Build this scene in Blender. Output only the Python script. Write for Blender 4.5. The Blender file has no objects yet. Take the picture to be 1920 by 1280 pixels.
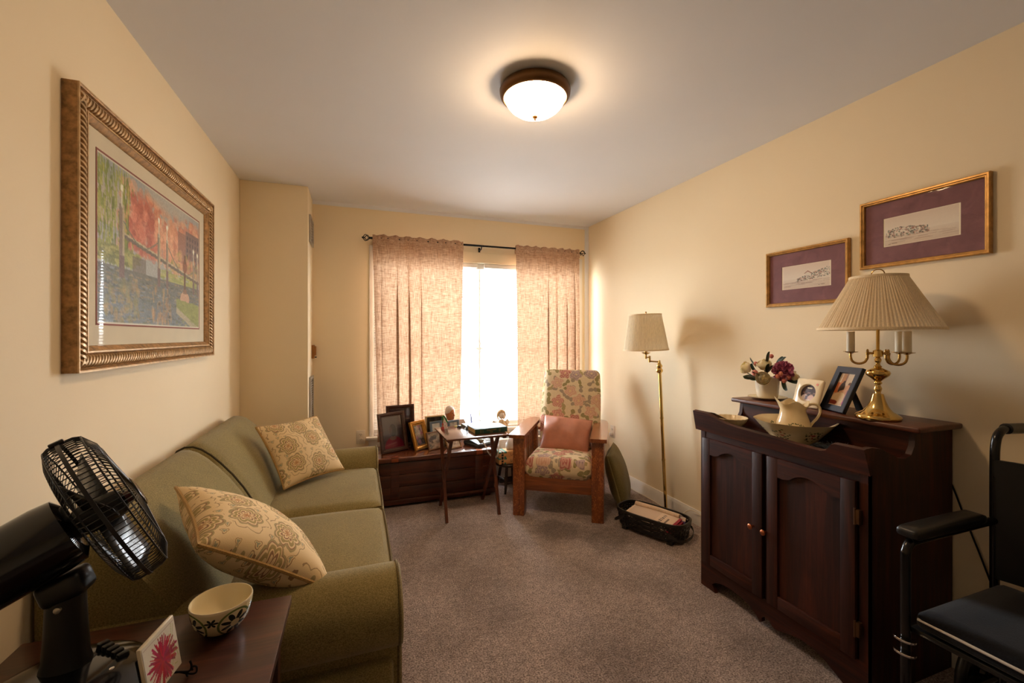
import bpy, bmesh, math, random
import numpy as np
from mathutils import Vector, Matrix, noise as mnoise

# ---------------------------------------------------------------- camera, world, light, exposure
scene = bpy.context.scene
COL = scene.collection
rnd = random.Random(7)
YAW = math.atan(291 / 810)
cam_d = bpy.data.cameras.new('camera')
cam_d.sensor_width = 36.0
cam_d.lens = 36.0 * 810 / 1920
cam_d.shift_y = -10 / 1920
cam_d.clip_start = 0.02
cam = bpy.data.objects.new('camera', cam_d)
COL.objects.link(cam)
cam.location = (0, 0, 1.317)
cam.rotation_euler = (math.pi / 2, 0, -YAW)
scene.camera = cam

world = bpy.data.worlds.new('overcast_sky')
scene.world = world
world.use_nodes = True
wbg = world.node_tree.nodes['Background']
# even overcast sky above the horizon, duller ground below it
wnt = world.node_tree
wtc = wnt.nodes.new('ShaderNodeTexCoord'); wsp = wnt.nodes.new('ShaderNodeSeparateXYZ'); wrp = wnt.nodes.new('ShaderNodeValToRGB')
wnt.links.new(wtc.outputs['Generated'], wsp.inputs[0]); wnt.links.new(wsp.outputs[2], wrp.inputs[0])
wrp.color_ramp.elements[0].position = 0.0; wrp.color_ramp.elements[0].color = (.30, .30, .29, 1)
wrp.color_ramp.elements[1].position = 0.02; wrp.color_ramp.elements[1].color = (0.87, 0.93, 1.0, 1)
wnt.links.new(wrp.outputs[0], wbg.inputs['Color'])
SKY = 52.0
wbg.inputs['Strength'].default_value = SKY
LAMP = 55.0                                   # glass of the ceiling light

port_d = bpy.data.lights.new('window_portal', 'AREA')
port_d.shape = 'RECTANGLE'
port_d.size, port_d.size_y = 2.0, 1.55
port_d.cycles.is_portal = True
port = bpy.data.objects.new('window_portal', port_d)
COL.objects.link(port)
port.location = (1.13, 4.05, 1.225)
port.rotation_euler = (-math.pi / 2, 0, 0)

vs = scene.view_settings
vs.view_transform = 'Standard'
vs.look = 'None'
vs.exposure = 0.30
vs.gamma = 1.0
vs.use_curve_mapping = False
cy = scene.cycles
cy.use_denoising = True
cy.max_bounces = 10
cy.diffuse_bounces = 6
cy.glossy_bounces = 4
cy.transmission_bounces = 8
cy.transparent_max_bounces = 12
cy.sample_clamp_indirect = 6.0
cy.caustics_reflective = False
cy.caustics_refractive = False

# ---------------------------------------------------------------- mesh helpers
R = math.radians
def T(x, y, z): return Matrix.Translation((x, y, z))
def RX(a): return Matrix.Rotation(R(a), 4, 'X')
def RY(a): return Matrix.Rotation(R(a), 4, 'Y')
def RZ(a): return Matrix.Rotation(R(a), 4, 'Z')
def S(x, y, z): return Matrix.Diagonal((x, y, z, 1))

class MB:
    def __init__(s):
        s.v = []; s.f = []
    def add(s, vs_, fs, M=None):
        b = len(s.v)
        if M is None: s.v += [tuple(v) for v in vs_]
        else: s.v += [tuple(M @ Vector(v)) for v in vs_]
        s.f += [[i + b for i in f] for f in fs]
        return s
    def box(s, c, d, r=0.0, seg=2, M=None):
        x, y, z = d[0] / 2, d[1] / 2, d[2] / 2
        if r <= 0:
            vv = [(i * x + c[0], j * y + c[1], k * z + c[2]) for i in (-1, 1) for j in (-1, 1) for k in (-1, 1)]
            ff = [(0, 1, 3, 2), (4, 6, 7, 5), (0, 4, 5, 1), (2, 3, 7, 6), (0, 2, 6, 4), (1, 5, 7, 3)]
            return s.add(vv, ff, M)
        bm = bmesh.new()
        bmesh.ops.create_cube(bm, size=1.0)
        for v in bm.verts: v.co = Vector((v.co.x * d[0], v.co.y * d[1], v.co.z * d[2]))
        bmesh.ops.bevel(bm, geom=list(bm.edges), offset=min(r, min(d) * .49), segments=seg, profile=.5, affect='EDGES')
        bm.verts.index_update()
        vv = [(v.co.x + c[0], v.co.y + c[1], v.co.z + c[2]) for v in bm.verts]
        ff = [[v.index for v in f.verts] for f in bm.faces]
        bm.free()
        return s.add(vv, ff, M)
    def bx(s, x0, x1, y0, y1, z0, z1, r=0.0, seg=2, M=None):
        return s.box(((x0 + x1) / 2, (y0 + y1) / 2, (z0 + z1) / 2), (abs(x1 - x0), abs(y1 - y0), abs(z1 - z0)), r, seg, M)
    def loft(s, rings, cap=True, closed=False, M=None, ring_closed=True):
        n = len(rings[0]); m = len(rings)
        vv = [p for r_ in rings for p in r_]
        ff = []
        for a in range(m if closed else m - 1):
            b = (a + 1) % m
            for i in range(n if ring_closed else n - 1):
                j = (i + 1) % n
                ff.append((a * n + i, a * n + j, b * n + j, b * n + i))
        if cap and not closed:
            ff.append(list(range(n))[::-1]); ff.append([(m - 1) * n + i for i in range(n)])
        return s.add(vv, ff, M)
    def tube(s, pts, r, n=8, closed=False, M=None, cap=True):
        P = [Vector(p) for p in pts]; m = len(P)
        rr = r if isinstance(r, (list, tuple)) else [r] * m
        tg = []
        for i in range(m):
            if closed: t = P[(i + 1) % m] - P[i - 1]
            else: t = P[min(i + 1, m - 1)] - P[max(i - 1, 0)]
            tg.append(t.normalized() if t.length > 1e-9 else Vector((0, 0, 1)))
        up = Vector((0, 0, 1)) if abs(tg[0].z) < .9 else Vector((1, 0, 0))
        nrm = (up - tg[0] * up.dot(tg[0])).normalized()
        rings = []
        for i in range(m):
            nrm = nrm - tg[i] * nrm.dot(tg[i])
            nrm = nrm.normalized() if nrm.length > 1e-6 else tg[i].orthogonal().normalized()
            b = tg[i].cross(nrm)
            rings.append([tuple(P[i] + (nrm * math.cos(2 * math.pi * k / n) + b * math.sin(2 * math.pi * k / n)) * rr[i]) for k in range(n)])
        return s.loft(rings, cap, closed, M)
    def lathe(s, prof, n=32, M=None, ripple=None, close=False):
        vv = []; ff = []; idx = []
        for j, (r, z) in enumerate(prof):
            if r < 1e-6:
                vv.append((0, 0, z)); idx.append([len(vv) - 1] * n)
            else:
                row = []
                for k in range(n):
                    a = 2 * math.pi * k / n
                    q = r * (ripple(a, j) if ripple else 1)
                    vv.append((q * math.cos(a), q * math.sin(a), z)); row.append(len(vv) - 1)
                idx.append(row)
        m = len(prof)
        for j in range(m if close else m - 1):
            A, B = idx[j], idx[(j + 1) % m]
            for k in range(n):
                l = (k + 1) % n
                q = []
                for t in (A[k], A[l], B[l], B[k]):
                    if t not in q: q.append(t)
                if len(q) > 2: ff.append(q)
        return s.add(vv, ff, M)
    def prism(s, poly, d, M=None):
        """2-D outline in x-z, extruded along +y by d"""
        n = len(poly)
        vv = [(p[0], 0, p[1]) for p in poly] + [(p[0], d, p[1]) for p in poly]
        ff = [list(range(n)), list(range(2 * n - 1, n - 1, -1))]
        for i in range(n):
            j = (i + 1) % n
            ff.append((i, i + n, j + n, j))
        return s.add(vv, ff, M)
    def ring_frame(s, w, h, prof, M=None):
        """picture-frame moulding: prof = [(inset, y)...]; centred on x, z from 0 to h, front toward -y"""
        rings = []
        for i, y in prof:
            rings.append([(-w / 2 + i, y, i), (w / 2 - i, y, i), (w / 2 - i, y, h - i), (-w / 2 + i, y, h - i)])
        return s.loft(rings, cap=False, closed=True, M=M)
    def puff(s, sx, sy, sz, r, puff=0.0, n=12, M=None, side=0.0):
        """rounded box with crowned faces, centred"""
        hx, hy, hz = sx / 2, sy / 2, sz / 2
        key = {}; vv = []; ff = []
        def vid(p):
            q = tuple(round(c, 6) for c in p)
            if q not in key:
                key[q] = len(vv)
                P = Vector((p[0] * hx, p[1] * hy, p[2] * hz))
                I = Vector((max(-hx + r, min(hx - r, P.x)), max(-hy + r, min(hy - r, P.y)), max(-hz + r, min(hz - r, P.z))))
                D = P - I
                if D.length > 1e-9: P = I + D.normalized() * r
                u, v, w = p
                P.z += puff * w * max(0, (1 - u * u)) ** .5 * max(0, (1 - v * v)) ** .5
                P.x += side * u * (1 - v * v) * (1 - w * w); P.y += side * v * (1 - u * u) * (1 - w * w)
                vv.append(tuple(P))
            return key[q]
        g = [math.sin((i / n - .5) * math.pi) * .35 + (2 * i / n - 1) * .65 for i in range(n + 1)]
        for ax in range(3):
            for sg in (-1, 1):
                for i in range(n):
                    for j in range(n):
                        q = []
                        for a, b in ((i, j), (i + 1, j), (i + 1, j + 1), (i, j + 1)):
                            p = [0, 0, 0]; p[ax] = sg; p[(ax + 1) % 3] = g[a]; p[(ax + 2) % 3] = g[b]
                            q.append(vid(p))
                        ff.append(q if sg > 0 else q[::-1])
        return s.add(vv, ff, M)
    def pillow(s, w, h, t, n=22, pinch=.07, p=.42, M=None, wr=0.0, seed=0):
        vv = []; ff = []; idx = {}
        for sd in (1, -1):
            for i in range(n + 1):
                for j in range(n + 1):
                    edge = i in (0, n) or j in (0, n)
                    if sd < 0 and edge: idx[(sd, i, j)] = idx[(1, i, j)]; continue
                    u = math.sin((i / n - .5) * math.pi); v = math.sin((j / n - .5) * math.pi)
                    x = w / 2 * u * (1 - pinch * (1 - v * v)); y = h / 2 * v * (1 - pinch * (1 - u * u))
                    z = sd * t / 2 * ((1 - u * u) * (1 - v * v)) ** p
                    if wr and not edge:
                        z += wr * mnoise.noise(Vector((x * 9 + seed, y * 9, sd * 3.)))
                    idx[(sd, i, j)] = len(vv); vv.append((x, y, z))
            for i in range(n):
                for j in range(n):
                    q = [idx[(sd, a, b)] for a, b in ((i, j), (i + 1, j), (i + 1, j + 1), (i, j + 1))]
                    ff.append(q if sd > 0 else q[::-1])
        return s.add(vv, ff, M)

def pillow_edge(w, h, pinch=.07, n=20):
    pts = []
    def P(u, v): return (w / 2 * u * (1 - pinch * (1 - v * v)), h / 2 * v * (1 - pinch * (1 - u * u)), 0)
    q = [math.sin((i / n - .5) * math.pi) for i in range(n)]
    pts += [P(a, -1) for a in q] + [P(1, a) for a in q] + [P(-a, 1) for a in q] + [P(-1, -a) for a in q]
    return pts

def arc(c, r, a0, a1, n=8):
    return [(c[0] + r * math.cos(R(a0 + (a1 - a0) * i / n)), c[1] + r * math.sin(R(a0 + (a1 - a0) * i / n))) for i in range(n + 1)]

def bez(p, n=16):
    """Catmull-Rom through the points"""
    P = [Vector(q) for q in p]; out = []
    for i in range(len(P) - 1):
        a = P[max(i - 1, 0)]; b = P[i]; c = P[i + 1]; d = P[min(i + 2, len(P) - 1)]
        for k in range(n):
            t = k / n
            out.append(tuple(.5 * ((2 * b) + (c - a) * t + (2 * a - 5 * b + 4 * c - d) * t * t + (-a + 3 * b - 3 * c + d) * t ** 3)))
    out.append(tuple(P[-1]))
    return out

def mesh_from(name, mb, mat, smooth=38):
    me = bpy.data.meshes.new(name)
    me.from_pydata(mb.v, [], mb.f)
    bm = bmesh.new(); bm.from_mesh(me)
    bmesh.ops.recalc_face_normals(bm, faces=bm.faces)
    bm.to_mesh(me); bm.free()
    if smooth:
        me.polygons.foreach_set('use_smooth', [True] * len(me.polygons))
        me.set_sharp_from_angle(angle=R(smooth))
    if mat: me.materials.append(mat)
    return me

def obj(name, mb, mat, parent=None, smooth=38, loc=(0, 0, 0), rot=(0, 0, 0)):
    me = mb if isinstance(mb, bpy.types.Mesh) else mesh_from(name, mb, mat, smooth)
    o = bpy.data.objects.new(name, me)
    COL.objects.link(o)
    o.location = loc; o.rotation_euler = rot
    if parent is not None: o.parent = parent
    return o

def tag(o, label, cat, group=None):
    o['label'] = label; o['category'] = cat
    if group: o['group'] = group
    return o

def thing(name, label, cat, loc=(0, 0, 0), rotz=0, group=None):
    o = bpy.data.objects.new(name, None)
    o.empty_display_size = .05
    COL.objects.link(o)
    o.location = loc; o.rotation_euler = (0, 0, R(rotz))
    return tag(o, label, cat, group)

def struct(name, mb, mat, parent=None, smooth=38, label=None):
    o = obj(name, mb, mat, parent, smooth)
    if parent is None:
        o['kind'] = 'structure'
        if label: o['label'] = label
    return o

# ---------------------------------------------------------------- material helpers
def lin(c):
    return tuple(((x / 255) / 12.92 if x / 255 <= .04045 else ((x / 255 + .055) / 1.055) ** 2.4) for x in c[:3])
def rgba(c): return (*lin(c), 1)

def newmat(name):
    m = bpy.data.materials.new(name); m.use_nodes = True
    nt = m.node_tree
    return m, nt, nt.nodes['Principled BSDF']
def nd(nt, typ, **kw):
    n = nt.nodes.new(typ)
    for k, v in kw.items():
        if k.startswith('_'): setattr(n, k[1:], v)
        else:
            key = k.replace('__', ' ')
            n.inputs[key].default_value = v
    return n
def lk(nt, a, b): nt.links.new(a, b)
def ramp(nt, fac, stops, interp='LINEAR'):
    n = nt.nodes.new('ShaderNodeValToRGB'); cr = n.color_ramp; cr.interpolation = interp
    while len(cr.elements) < len(stops): cr.elements.new(.5)
    for e, (p, c) in zip(cr.elements, stops):
        e.position = p; e.color = c if len(c) == 4 else rgba(c)
    lk(nt, fac, n.inputs[0]); return n
def mixc(nt, fac, a, b, mode='MIX'):
    n = nt.nodes.new('ShaderNodeMix'); n.data_type = 'RGBA'; n.blend_type = mode
    for s_, v in ((n.inputs[0], fac), (n.inputs[6], a), (n.inputs[7], b)):
        if hasattr(v, 'is_linked'): lk(nt, v, s_)
        elif isinstance(v, (int, float)): s_.default_value = v
        else: s_.default_value = v if len(v) == 4 else rgba(v)
    return n.outputs[2]
def math_(nt, op, a, b=None, c=None, clamp=False):
    n = nt.nodes.new('ShaderNodeMath'); n.operation = op; n.use_clamp = clamp
    for s_, v in zip(n.inputs, (a, b, c)):
        if v is None: continue
        if hasattr(v, 'is_linked'): lk(nt, v, s_)
        else: s_.default_value = v
    return n.outputs[0]
def coords(nt, scale=(1, 1, 1), kind='Object', rot=(0, 0, 0)):
    tc = nt.nodes.new('ShaderNodeTexCoord'); mp = nt.nodes.new('ShaderNodeMapping')
    mp.inputs['Scale'].default_value = scale; mp.inputs['Rotation'].default_value = rot
    lk(nt, tc.outputs[kind], mp.inputs[0]); return mp.outputs[0]
def bump(nt, bs, h, strength=.2, dist=.002):
    b = nt.nodes.new('ShaderNodeBump'); b.inputs['Strength'].default_value = strength; b.inputs['Distance'].default_value = dist
    lk(nt, h, b.inputs['Height']); lk(nt, b.outputs[0], bs.inputs['Normal'])
def noise(nt, vec, scale, detail=4, rough=.55, dist=0):
    n = nd(nt, 'ShaderNodeTexNoise', Scale=scale, Detail=detail, Roughness=rough, Distortion=dist)
    if vec is not None: lk(nt, vec, n.inputs['Vector'])
    return n.outputs['Fac']

_cache = {}
def plain(name, c, rough=.5, metal=0.0, var=.04, vs_=8.0, bmp=0.0, bs_=60.0, coat=0.0, spec=.5):
    """colour with a little mottling and relief"""
    if name in _cache: return _cache[name]
    m, nt, b = newmat(name)
    v = coords(nt)
    n = noise(nt, v, vs_, 3)
    a = [max(0, x * (1 - var)) for x in c]; d = [min(255, x * (1 + var)) for x in c]
    rp = ramp(nt, n, [(.3, tuple(a)), (.7, tuple(d))])
    lk(nt, rp.outputs[0], b.inputs['Base Color'])
    b.inputs['Roughness'].default_value = rough; b.inputs['Metallic'].default_value = metal
    b.inputs['Specular IOR Level'].default_value = spec
    if coat: b.inputs['Coat Weight'].default_value = coat; b.inputs['Coat Roughness'].default_value = .08
    if bmp: bump(nt, b, noise(nt, v, bs_, 3), bmp, .003)
    _cache[name] = m
    return m

def wood(name, dark, light, axis='x', scale=1.0, rough=.38, coat=.15, stretch=12, spec=.5):
    if name in _cache: return _cache[name]
    m, nt, b = newmat(name)
    sc = [stretch * scale] * 3; sc['xyz'.index(axis)] = 1.1 * scale
    v = coords(nt, sc)
    n1 = noise(nt, v, 1.6, 6, .62, 1.3)
    sc2 = [150 * scale] * 3; sc2['xyz'.index(axis)] = 5 * scale
    n2 = noise(nt, coords(nt, sc2), 1.0, 2, .5)
    rp = ramp(nt, n1, [(.28, dark), (.5, tuple((a + c) / 2 for a, c in zip(dark, light))), (.72, light)])
    col = mixc(nt, .35, rp.outputs[0], ramp(nt, n2, [(.35, (70, 60, 55)), (.65, (255, 255, 255))]).outputs[0], 'MULTIPLY')
    lk(nt, col, b.inputs['Base Color'])
    b.inputs['Roughness'].default_value = rough
    b.inputs['Specular IOR Level'].default_value = spec
    b.inputs['Coat Weight'].default_value = coat; b.inputs['Coat Roughness'].default_value = .15
    bump(nt, b, n2, .08, .001)
    _cache[name] = m
    return m

def fabric(name, c1, c2, scale=420.0, rough=.92, bmp=.35):
    if name in _cache: return _cache[name]
    m, nt, b = newmat(name)
    a = noise(nt, coords(nt, (scale, scale * .35, scale)), 1, 1)
    d = noise(nt, coords(nt, (scale * .35, scale, scale * .4)), 1, 1)
    w = math_(nt, 'MULTIPLY_ADD', a, .5, math_(nt, 'MULTIPLY', d, .5))
    big = noise(nt, coords(nt), 5, 3)
    rp = ramp(nt, w, [(.36, c1), (.64, c2)])
    col = mixc(nt, .25, rp.outputs[0], ramp(nt, big, [(.3, (175, 175, 175)), (.7, (255, 255, 255))]).outputs[0], 'MULTIPLY')
    lk(nt, col, b.inputs['Base Color'])
    b.inputs['Roughness'].default_value = rough; b.inputs['Specular IOR Level'].default_value = .15
    b.inputs['Sheen Weight'].default_value = .15
    bump(nt, b, w, bmp, .0015)
    _cache[name] = m
    return m

def metal(name, c, rough=.2):
    return plain(name, c, rough, 1.0, .03, 20)

def vec2(nt, mode):
    tc = nt.nodes.new('ShaderNodeTexCoord'); sp = nt.nodes.new('ShaderNodeSeparateXYZ')
    lk(nt, tc.outputs['Object'], sp.inputs[0]); cb = nt.nodes.new('ShaderNodeCombineXYZ')
    x, y, z = sp.outputs
    if mode == 'xy': a, b_ = x, y
    elif mode == 'xz': a, b_ = x, z
    elif mode == 'x(y-z)': a, b_ = x, math_(nt, 'SUBTRACT', y, z)
    elif mode == 'x(y+z)': a, b_ = x, math_(nt, 'ADD', y, z)
    lk(nt, a, cb.inputs[0]); lk(nt, b_, cb.inputs[1]); return cb.outputs[0]

def polar(nt, vec, scale, rand=.75):
    """radius and angle about scattered centres"""
    vo = nd(nt, 'ShaderNodeTexVoronoi', _voronoi_dimensions='2D', Scale=scale, Randomness=rand)
    lk(nt, vec, vo.inputs['Vector'])
    d = nd(nt, 'ShaderNodeVectorMath', _operation='SUBTRACT')
    lk(nt, vec, d.inputs[0]); lk(nt, vo.outputs['Position'], d.inputs[1])
    sp = nt.nodes.new('ShaderNodeSeparateXYZ'); lk(nt, d.outputs[0], sp.inputs[0])
    ang = math_(nt, 'ARCTAN2', sp.outputs[1], sp.outputs[0])
    sc = nt.nodes.new('ShaderNodeSeparateColor'); lk(nt, vo.outputs['Color'], sc.inputs[0])
    return vo.outputs['Distance'], ang, sc.outputs

def floral(name, mode, scale=6.0):
    """cream upholstery printed with rose, mauve and olive blooms"""
    m, nt, b = newmat(name)
    v0 = vec2(nt, mode)
    wob = nd(nt, 'ShaderNodeTexNoise', Scale=14.0, Detail=2.0); lk(nt, v0, wob.inputs['Vector'])
    mm = nd(nt, 'ShaderNodeVectorMath', _operation='MULTIPLY_ADD')
    lk(nt, wob.outputs['Color'], mm.inputs[0]); mm.inputs[1].default_value = (.035, .035, 0); lk(nt, v0, mm.inputs[2])
    v = mm.outputs[0]
    col = None
    base = mixc(nt, noise(nt, v0, 60, 2), (222, 203, 168), (205, 184, 148))
    # leaves
    r2, a2, c2 = polar(nt, v, scale * 1.9, 1.0)
    lob = math_(nt, 'MULTIPLY_ADD', math_(nt, 'COSINE', math_(nt, 'MULTIPLY_ADD', a2, 2.0, math_(nt, 'MULTIPLY', c2[0], 6.3))), .24, .34)
    leaf = math_(nt, 'MULTIPLY', math_(nt, 'LESS_THAN', r2, lob), math_(nt, 'GREATER_THAN', c2[1], .08))
    lc = ramp(nt, c2[2], [(0, (120, 108, 62)), (.4, (150, 132, 84)), (.6, (138, 120, 108)), (1, (160, 120, 105))], 'CONSTANT')
    vein = math_(nt, 'ABSOLUTE', math_(nt, 'SINE', math_(nt, 'MULTIPLY', r2, 26.0)))
    lcol = mixc(nt, math_(nt, 'MULTIPLY', vein, .35), lc.outputs[0], (205, 190, 150))
    col = mixc(nt, leaf, base, lcol)
    # blooms
    r1, a1, c1 = polar(nt, v, scale, .8)
    pet = math_(nt, 'MULTIPLY_ADD', math_(nt, 'ABSOLUTE', math_(nt, 'COSINE', math_(nt, 'MULTIPLY_ADD', a1, 2.5, math_(nt, 'MULTIPLY', c1[0], 6.3)))), .16, .27)
    fl = math_(nt, 'MULTIPLY', math_(nt, 'LESS_THAN', r1, pet), math_(nt, 'GREATER_THAN', c1[1], .1))
    fc = ramp(nt, c1[2], [(0, (158, 74, 70)), (.36, (182, 112, 96)), (.6, (140, 116, 122)), (.8, (196, 148, 122))], 'CONSTANT')
    ring = math_(nt, 'ABSOLUTE', math_(nt, 'SINE', math_(nt, 'ADD', math_(nt, 'MULTIPLY', r1, 22.0), math_(nt, 'MULTIPLY', math_(nt, 'SINE', math_(nt, 'MULTIPLY', a1, 5.0)), .8))))
    fcol = mixc(nt, math_(nt, 'MULTIPLY', ring, .5), fc.outputs[0], (224, 196, 168))
    ctr = math_(nt, 'LESS_THAN', r1, .05)
    fcol = mixc(nt, ctr, fcol, (214, 190, 130))
    col = mixc(nt, fl, col, fcol)
    lk(nt, col, b.inputs['Base Color'])
    b.inputs['Roughness'].default_value = .9; b.inputs['Specular IOR Level'].default_value = .15
    bump(nt, b, noise(nt, coords(nt), 700, 1), .25, .001)
    return m

def medallion(name, mode='xy', scale=8.0):
    """woven scroll and medallion cushion cloth"""
    m, nt, b = newmat(name)
    v0 = vec2(nt, mode)
    wob = nd(nt, 'ShaderNodeTexNoise', Scale=22.0, Detail=2.0); lk(nt, v0, wob.inputs['Vector'])
    mm = nd(nt, 'ShaderNodeVectorMath', _operation='MULTIPLY_ADD')
    lk(nt, wob.outputs['Color'], mm.inputs[0]); mm.inputs[1].default_value = (.03, .03, 0); lk(nt, v0, mm.inputs[2])
    v = mm.outputs[0]
    base = mixc(nt, noise(nt, v0, 40, 2), (226, 200, 156), (214, 188, 142))
    r1, a1, c1 = polar(nt, v, scale, .55)
    q = math_(nt, 'ADD', r1, math_(nt, 'MULTIPLY', math_(nt, 'ABSOLUTE', math_(nt, 'SINE', math_(nt, 'MULTIPLY', a1, 4.0))), -.085))
    rp = ramp(nt, math_(nt, 'ADD', q, .1), [(0, (170, 110, 66)), (.13, (226, 200, 154)), (.19, (118, 70, 52)), (.235, (224, 198, 152)), (.27, (146, 128, 78)),
                          (.34, (225, 200, 156)), (.38, (132, 88, 70)), (.405, (150, 136, 96)), (.455, (225, 200, 156)), (.57, (150, 122, 92)), (.595, (226, 201, 157))], 'CONSTANT')
    r2, a2, c2 = polar(nt, v, scale * 3.4, .9)
    q2 = math_(nt, 'ADD', r2, math_(nt, 'MULTIPLY', math_(nt, 'SINE', math_(nt, 'MULTIPLY', a2, 3.0)), -.06))
    rp2 = ramp(nt, q2, [(0, (136, 142, 126)), (.12, (222, 196, 148)), (.2, (128, 92, 66)), (.25, (225, 200, 156))], 'CONSTANT')
    msk = math_(nt, 'GREATER_THAN', q, .36)
    col = mixc(nt, math_(nt, 'MULTIPLY', msk, math_(nt, 'GREATER_THAN', c2[0], .45)), rp.outputs[0], rp2.outputs[0])
    col = mixc(nt, .05, col, base)
    col = mixc(nt, math_(nt, 'MULTIPLY', noise(nt, coords(nt, (260, 260, 260)), 1, 1), .35), col, (222, 198, 156))
    lk(nt, col, b.inputs['Base Color'])
    b.inputs['Roughness'].default_value = .92; b.inputs['Specular IOR Level'].default_value = .12
    bump(nt, b, noise(nt, coords(nt, (500, 250, 500)), 1, 1), .4, .0015)
    return m

def glassmat():
    if 'pane_glass' in _cache: return _cache['pane_glass']
    m = bpy.data.materials.new('pane_glass'); m.use_nodes = True; nt = m.node_tree; nt.nodes.clear()
    o = nt.nodes.new('ShaderNodeOutputMaterial'); mx = nt.nodes.new('ShaderNodeMixShader')
    lw = nd(nt, 'ShaderNodeLayerWeight', Blend=.5); tr = nt.nodes.new('ShaderNodeBsdfTransparent')
    fac = math_(nt, 'MULTIPLY_ADD', math_(nt, 'POWER', lw.outputs['Facing'], 5.0), .9, .035)
    gl = nd(nt, 'ShaderNodeBsdfGlossy', Roughness=.02)
    tr.inputs[0].default_value = (.97, .98, .98, 1)
    lk(nt, fac, mx.inputs[0]); lk(nt, tr.outputs[0], mx.inputs[1]); lk(nt, gl.outputs[0], mx.inputs[2]); lk(nt, mx.outputs[0], o.inputs[0])
    _cache['pane_glass'] = m
    return m

def pictureglass():
    if 'picture_glass' in _cache: return _cache['picture_glass']
    m = glassmat().copy(); m.name = 'picture_glass'
    for n in m.node_tree.nodes:
        if n.type == 'MATH' and n.operation == 'MULTIPLY_ADD': n.inputs[1].default_value = .15; n.inputs[2].default_value = .007
    _cache['picture_glass'] = m
    return m

def printmat(name='print_paper', rough=.45):
    if name in _cache: return _cache[name]
    m, nt, b = newmat(name)
    a = nd(nt, 'ShaderNodeAttribute', _attribute_name='Col')
    n = noise(nt, coords(nt), 300, 2)
    lk(nt, mixc(nt, .12, a.outputs['Color'], ramp(nt, n, [(.3, (190, 190, 190)), (.7, (255, 255, 255))]).outputs[0], 'MULTIPLY'), b.inputs['Base Color'])
    b.inputs['Roughness'].default_value = rough
    _cache[name] = m
    return m

# ------- flat prints: a small painted canvas carried as colours on a fine grid
class Canvas:
    def __init__(s, w, h, c=(255, 255, 255)):
        s.w, s.h = w, h
        s.a = np.zeros((h, w, 3)) + np.array(c, float)
        yy, xx = np.mgrid[0:h, 0:w]
        s.x = (xx + .5) / w; s.y = 1 - (yy + .5) / h          # y up, 0..1
        s.rs = np.random.RandomState(3)
    def put(s, m, c, al=1.0):
        m = np.clip(np.asarray(m, float) * al, 0, 1)[..., None]
        s.a = s.a * (1 - m) + np.array(c, float) * m
    def rect(s, x0, x1, y0, y1, c, al=1): s.put((s.x >= x0) & (s.x <= x1) & (s.y >= y0) & (s.y <= y1), c, al)
    def ell(s, cx, cy_, rx, ry, c, al=1, soft=.0):
        d = ((s.x - cx) / rx) ** 2 + ((s.y - cy_) / ry) ** 2
        s.put(np.clip((1 - d) / max(soft, 1e-3), 0, 1) if soft else d < 1, c, al)
    def line(s, x0, y0, x1, y1, wd, c, al=1):
        dx, dy = x1 - x0, y1 - y0; L = dx * dx + dy * dy + 1e-9
        t = np.clip(((s.x - x0) * dx + (s.y - y0) * dy) / L, 0, 1)
        s.put(np.hypot(s.x - x0 - t * dx, (s.y - y0 - t * dy)) < wd, c, al)
    def grad(s, y0, y1, c0, c1):
        t = np.clip((s.y - y0) / (y1 - y0), 0, 1)[..., None]; m = ((s.y >= y0) & (s.y <= y1))[..., None]
        g = np.array(c0, float) * (1 - t) + np.array(c1, float) * t
        s.a = np.where(m, g, s.a)
    def dabs(s, n, x0, x1, y0, y1, rx, ry, cols, al=.8, seed=0, ang=0):
        rs = np.random.RandomState(seed)
        for i in range(n):
            c = np.array(cols[rs.randint(len(cols))]) + rs.randint(-14, 15)
            k = rs.uniform(.6, 1.4)
            s.ell(rs.uniform(x0, x1), rs.uniform(y0, y1), rx * k, ry * k, c, al)

def print_obj(name, cv, w, h, parent, M, mat=None):
    """canvas as a w x h sheet in x-z, facing -y, centred on x with z from 0"""
    H_, W_ = cv.h, cv.w
    me = bpy.data.meshes.new(name)
    xs = np.linspace(-w / 2, w / 2, W_); zs = np.linspace(h, 0, H_)
    vv = [tuple(M @ Vector((x, 0, z))) for z in zs for x in xs]
    ff = [(j * W_ + i, (j + 1) * W_ + i, (j + 1) * W_ + i + 1, j * W_ + i + 1) for j in range(H_ - 1) for i in range(W_ - 1)]
    me.from_pydata(vv, [], ff)
    at = me.color_attributes.new('Col', 'FLOAT_COLOR', 'POINT')
    c = np.clip(cv.a.reshape(-1, 3) / 255, 0, 1)
    c = np.where(c <= .04045, c / 12.92, ((c + .055) / 1.055) ** 2.4)
    at.data.foreach_set('color', np.concatenate([c, np.ones((len(c), 1))], 1).astype(np.float32).ravel())
    me.materials.append(mat or printmat())
    return obj(name, me, None, parent)

def text_mesh(body, size, mat, M, name, parent, ext=.0006, align='CENTER'):
    cu = bpy.data.curves.new(name, 'FONT'); cu.body = body; cu.size = size; cu.extrude = ext; cu.align_x = align
    o = bpy.data.objects.new(name, cu); COL.objects.link(o)
    bpy.context.view_layer.update()
    me = bpy.data.meshes.new_from_object(o.evaluated_get(bpy.context.evaluated_depsgraph_get()))
    bpy.data.objects.remove(o)
    me.transform(M); me.materials.clear(); me.materials.append(mat)
    return obj(name, me, None, parent)

# ---------------------------------------------------------------- the room shell
XL, XR, YB, YN, ZC = -.79, 2.245, 3.92, -3.6, 2.44
YC, XC = 3.57, -.345
WX0, WX1, WZ0, WZ1 = .135, 2.13, .45, 2.0

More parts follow.
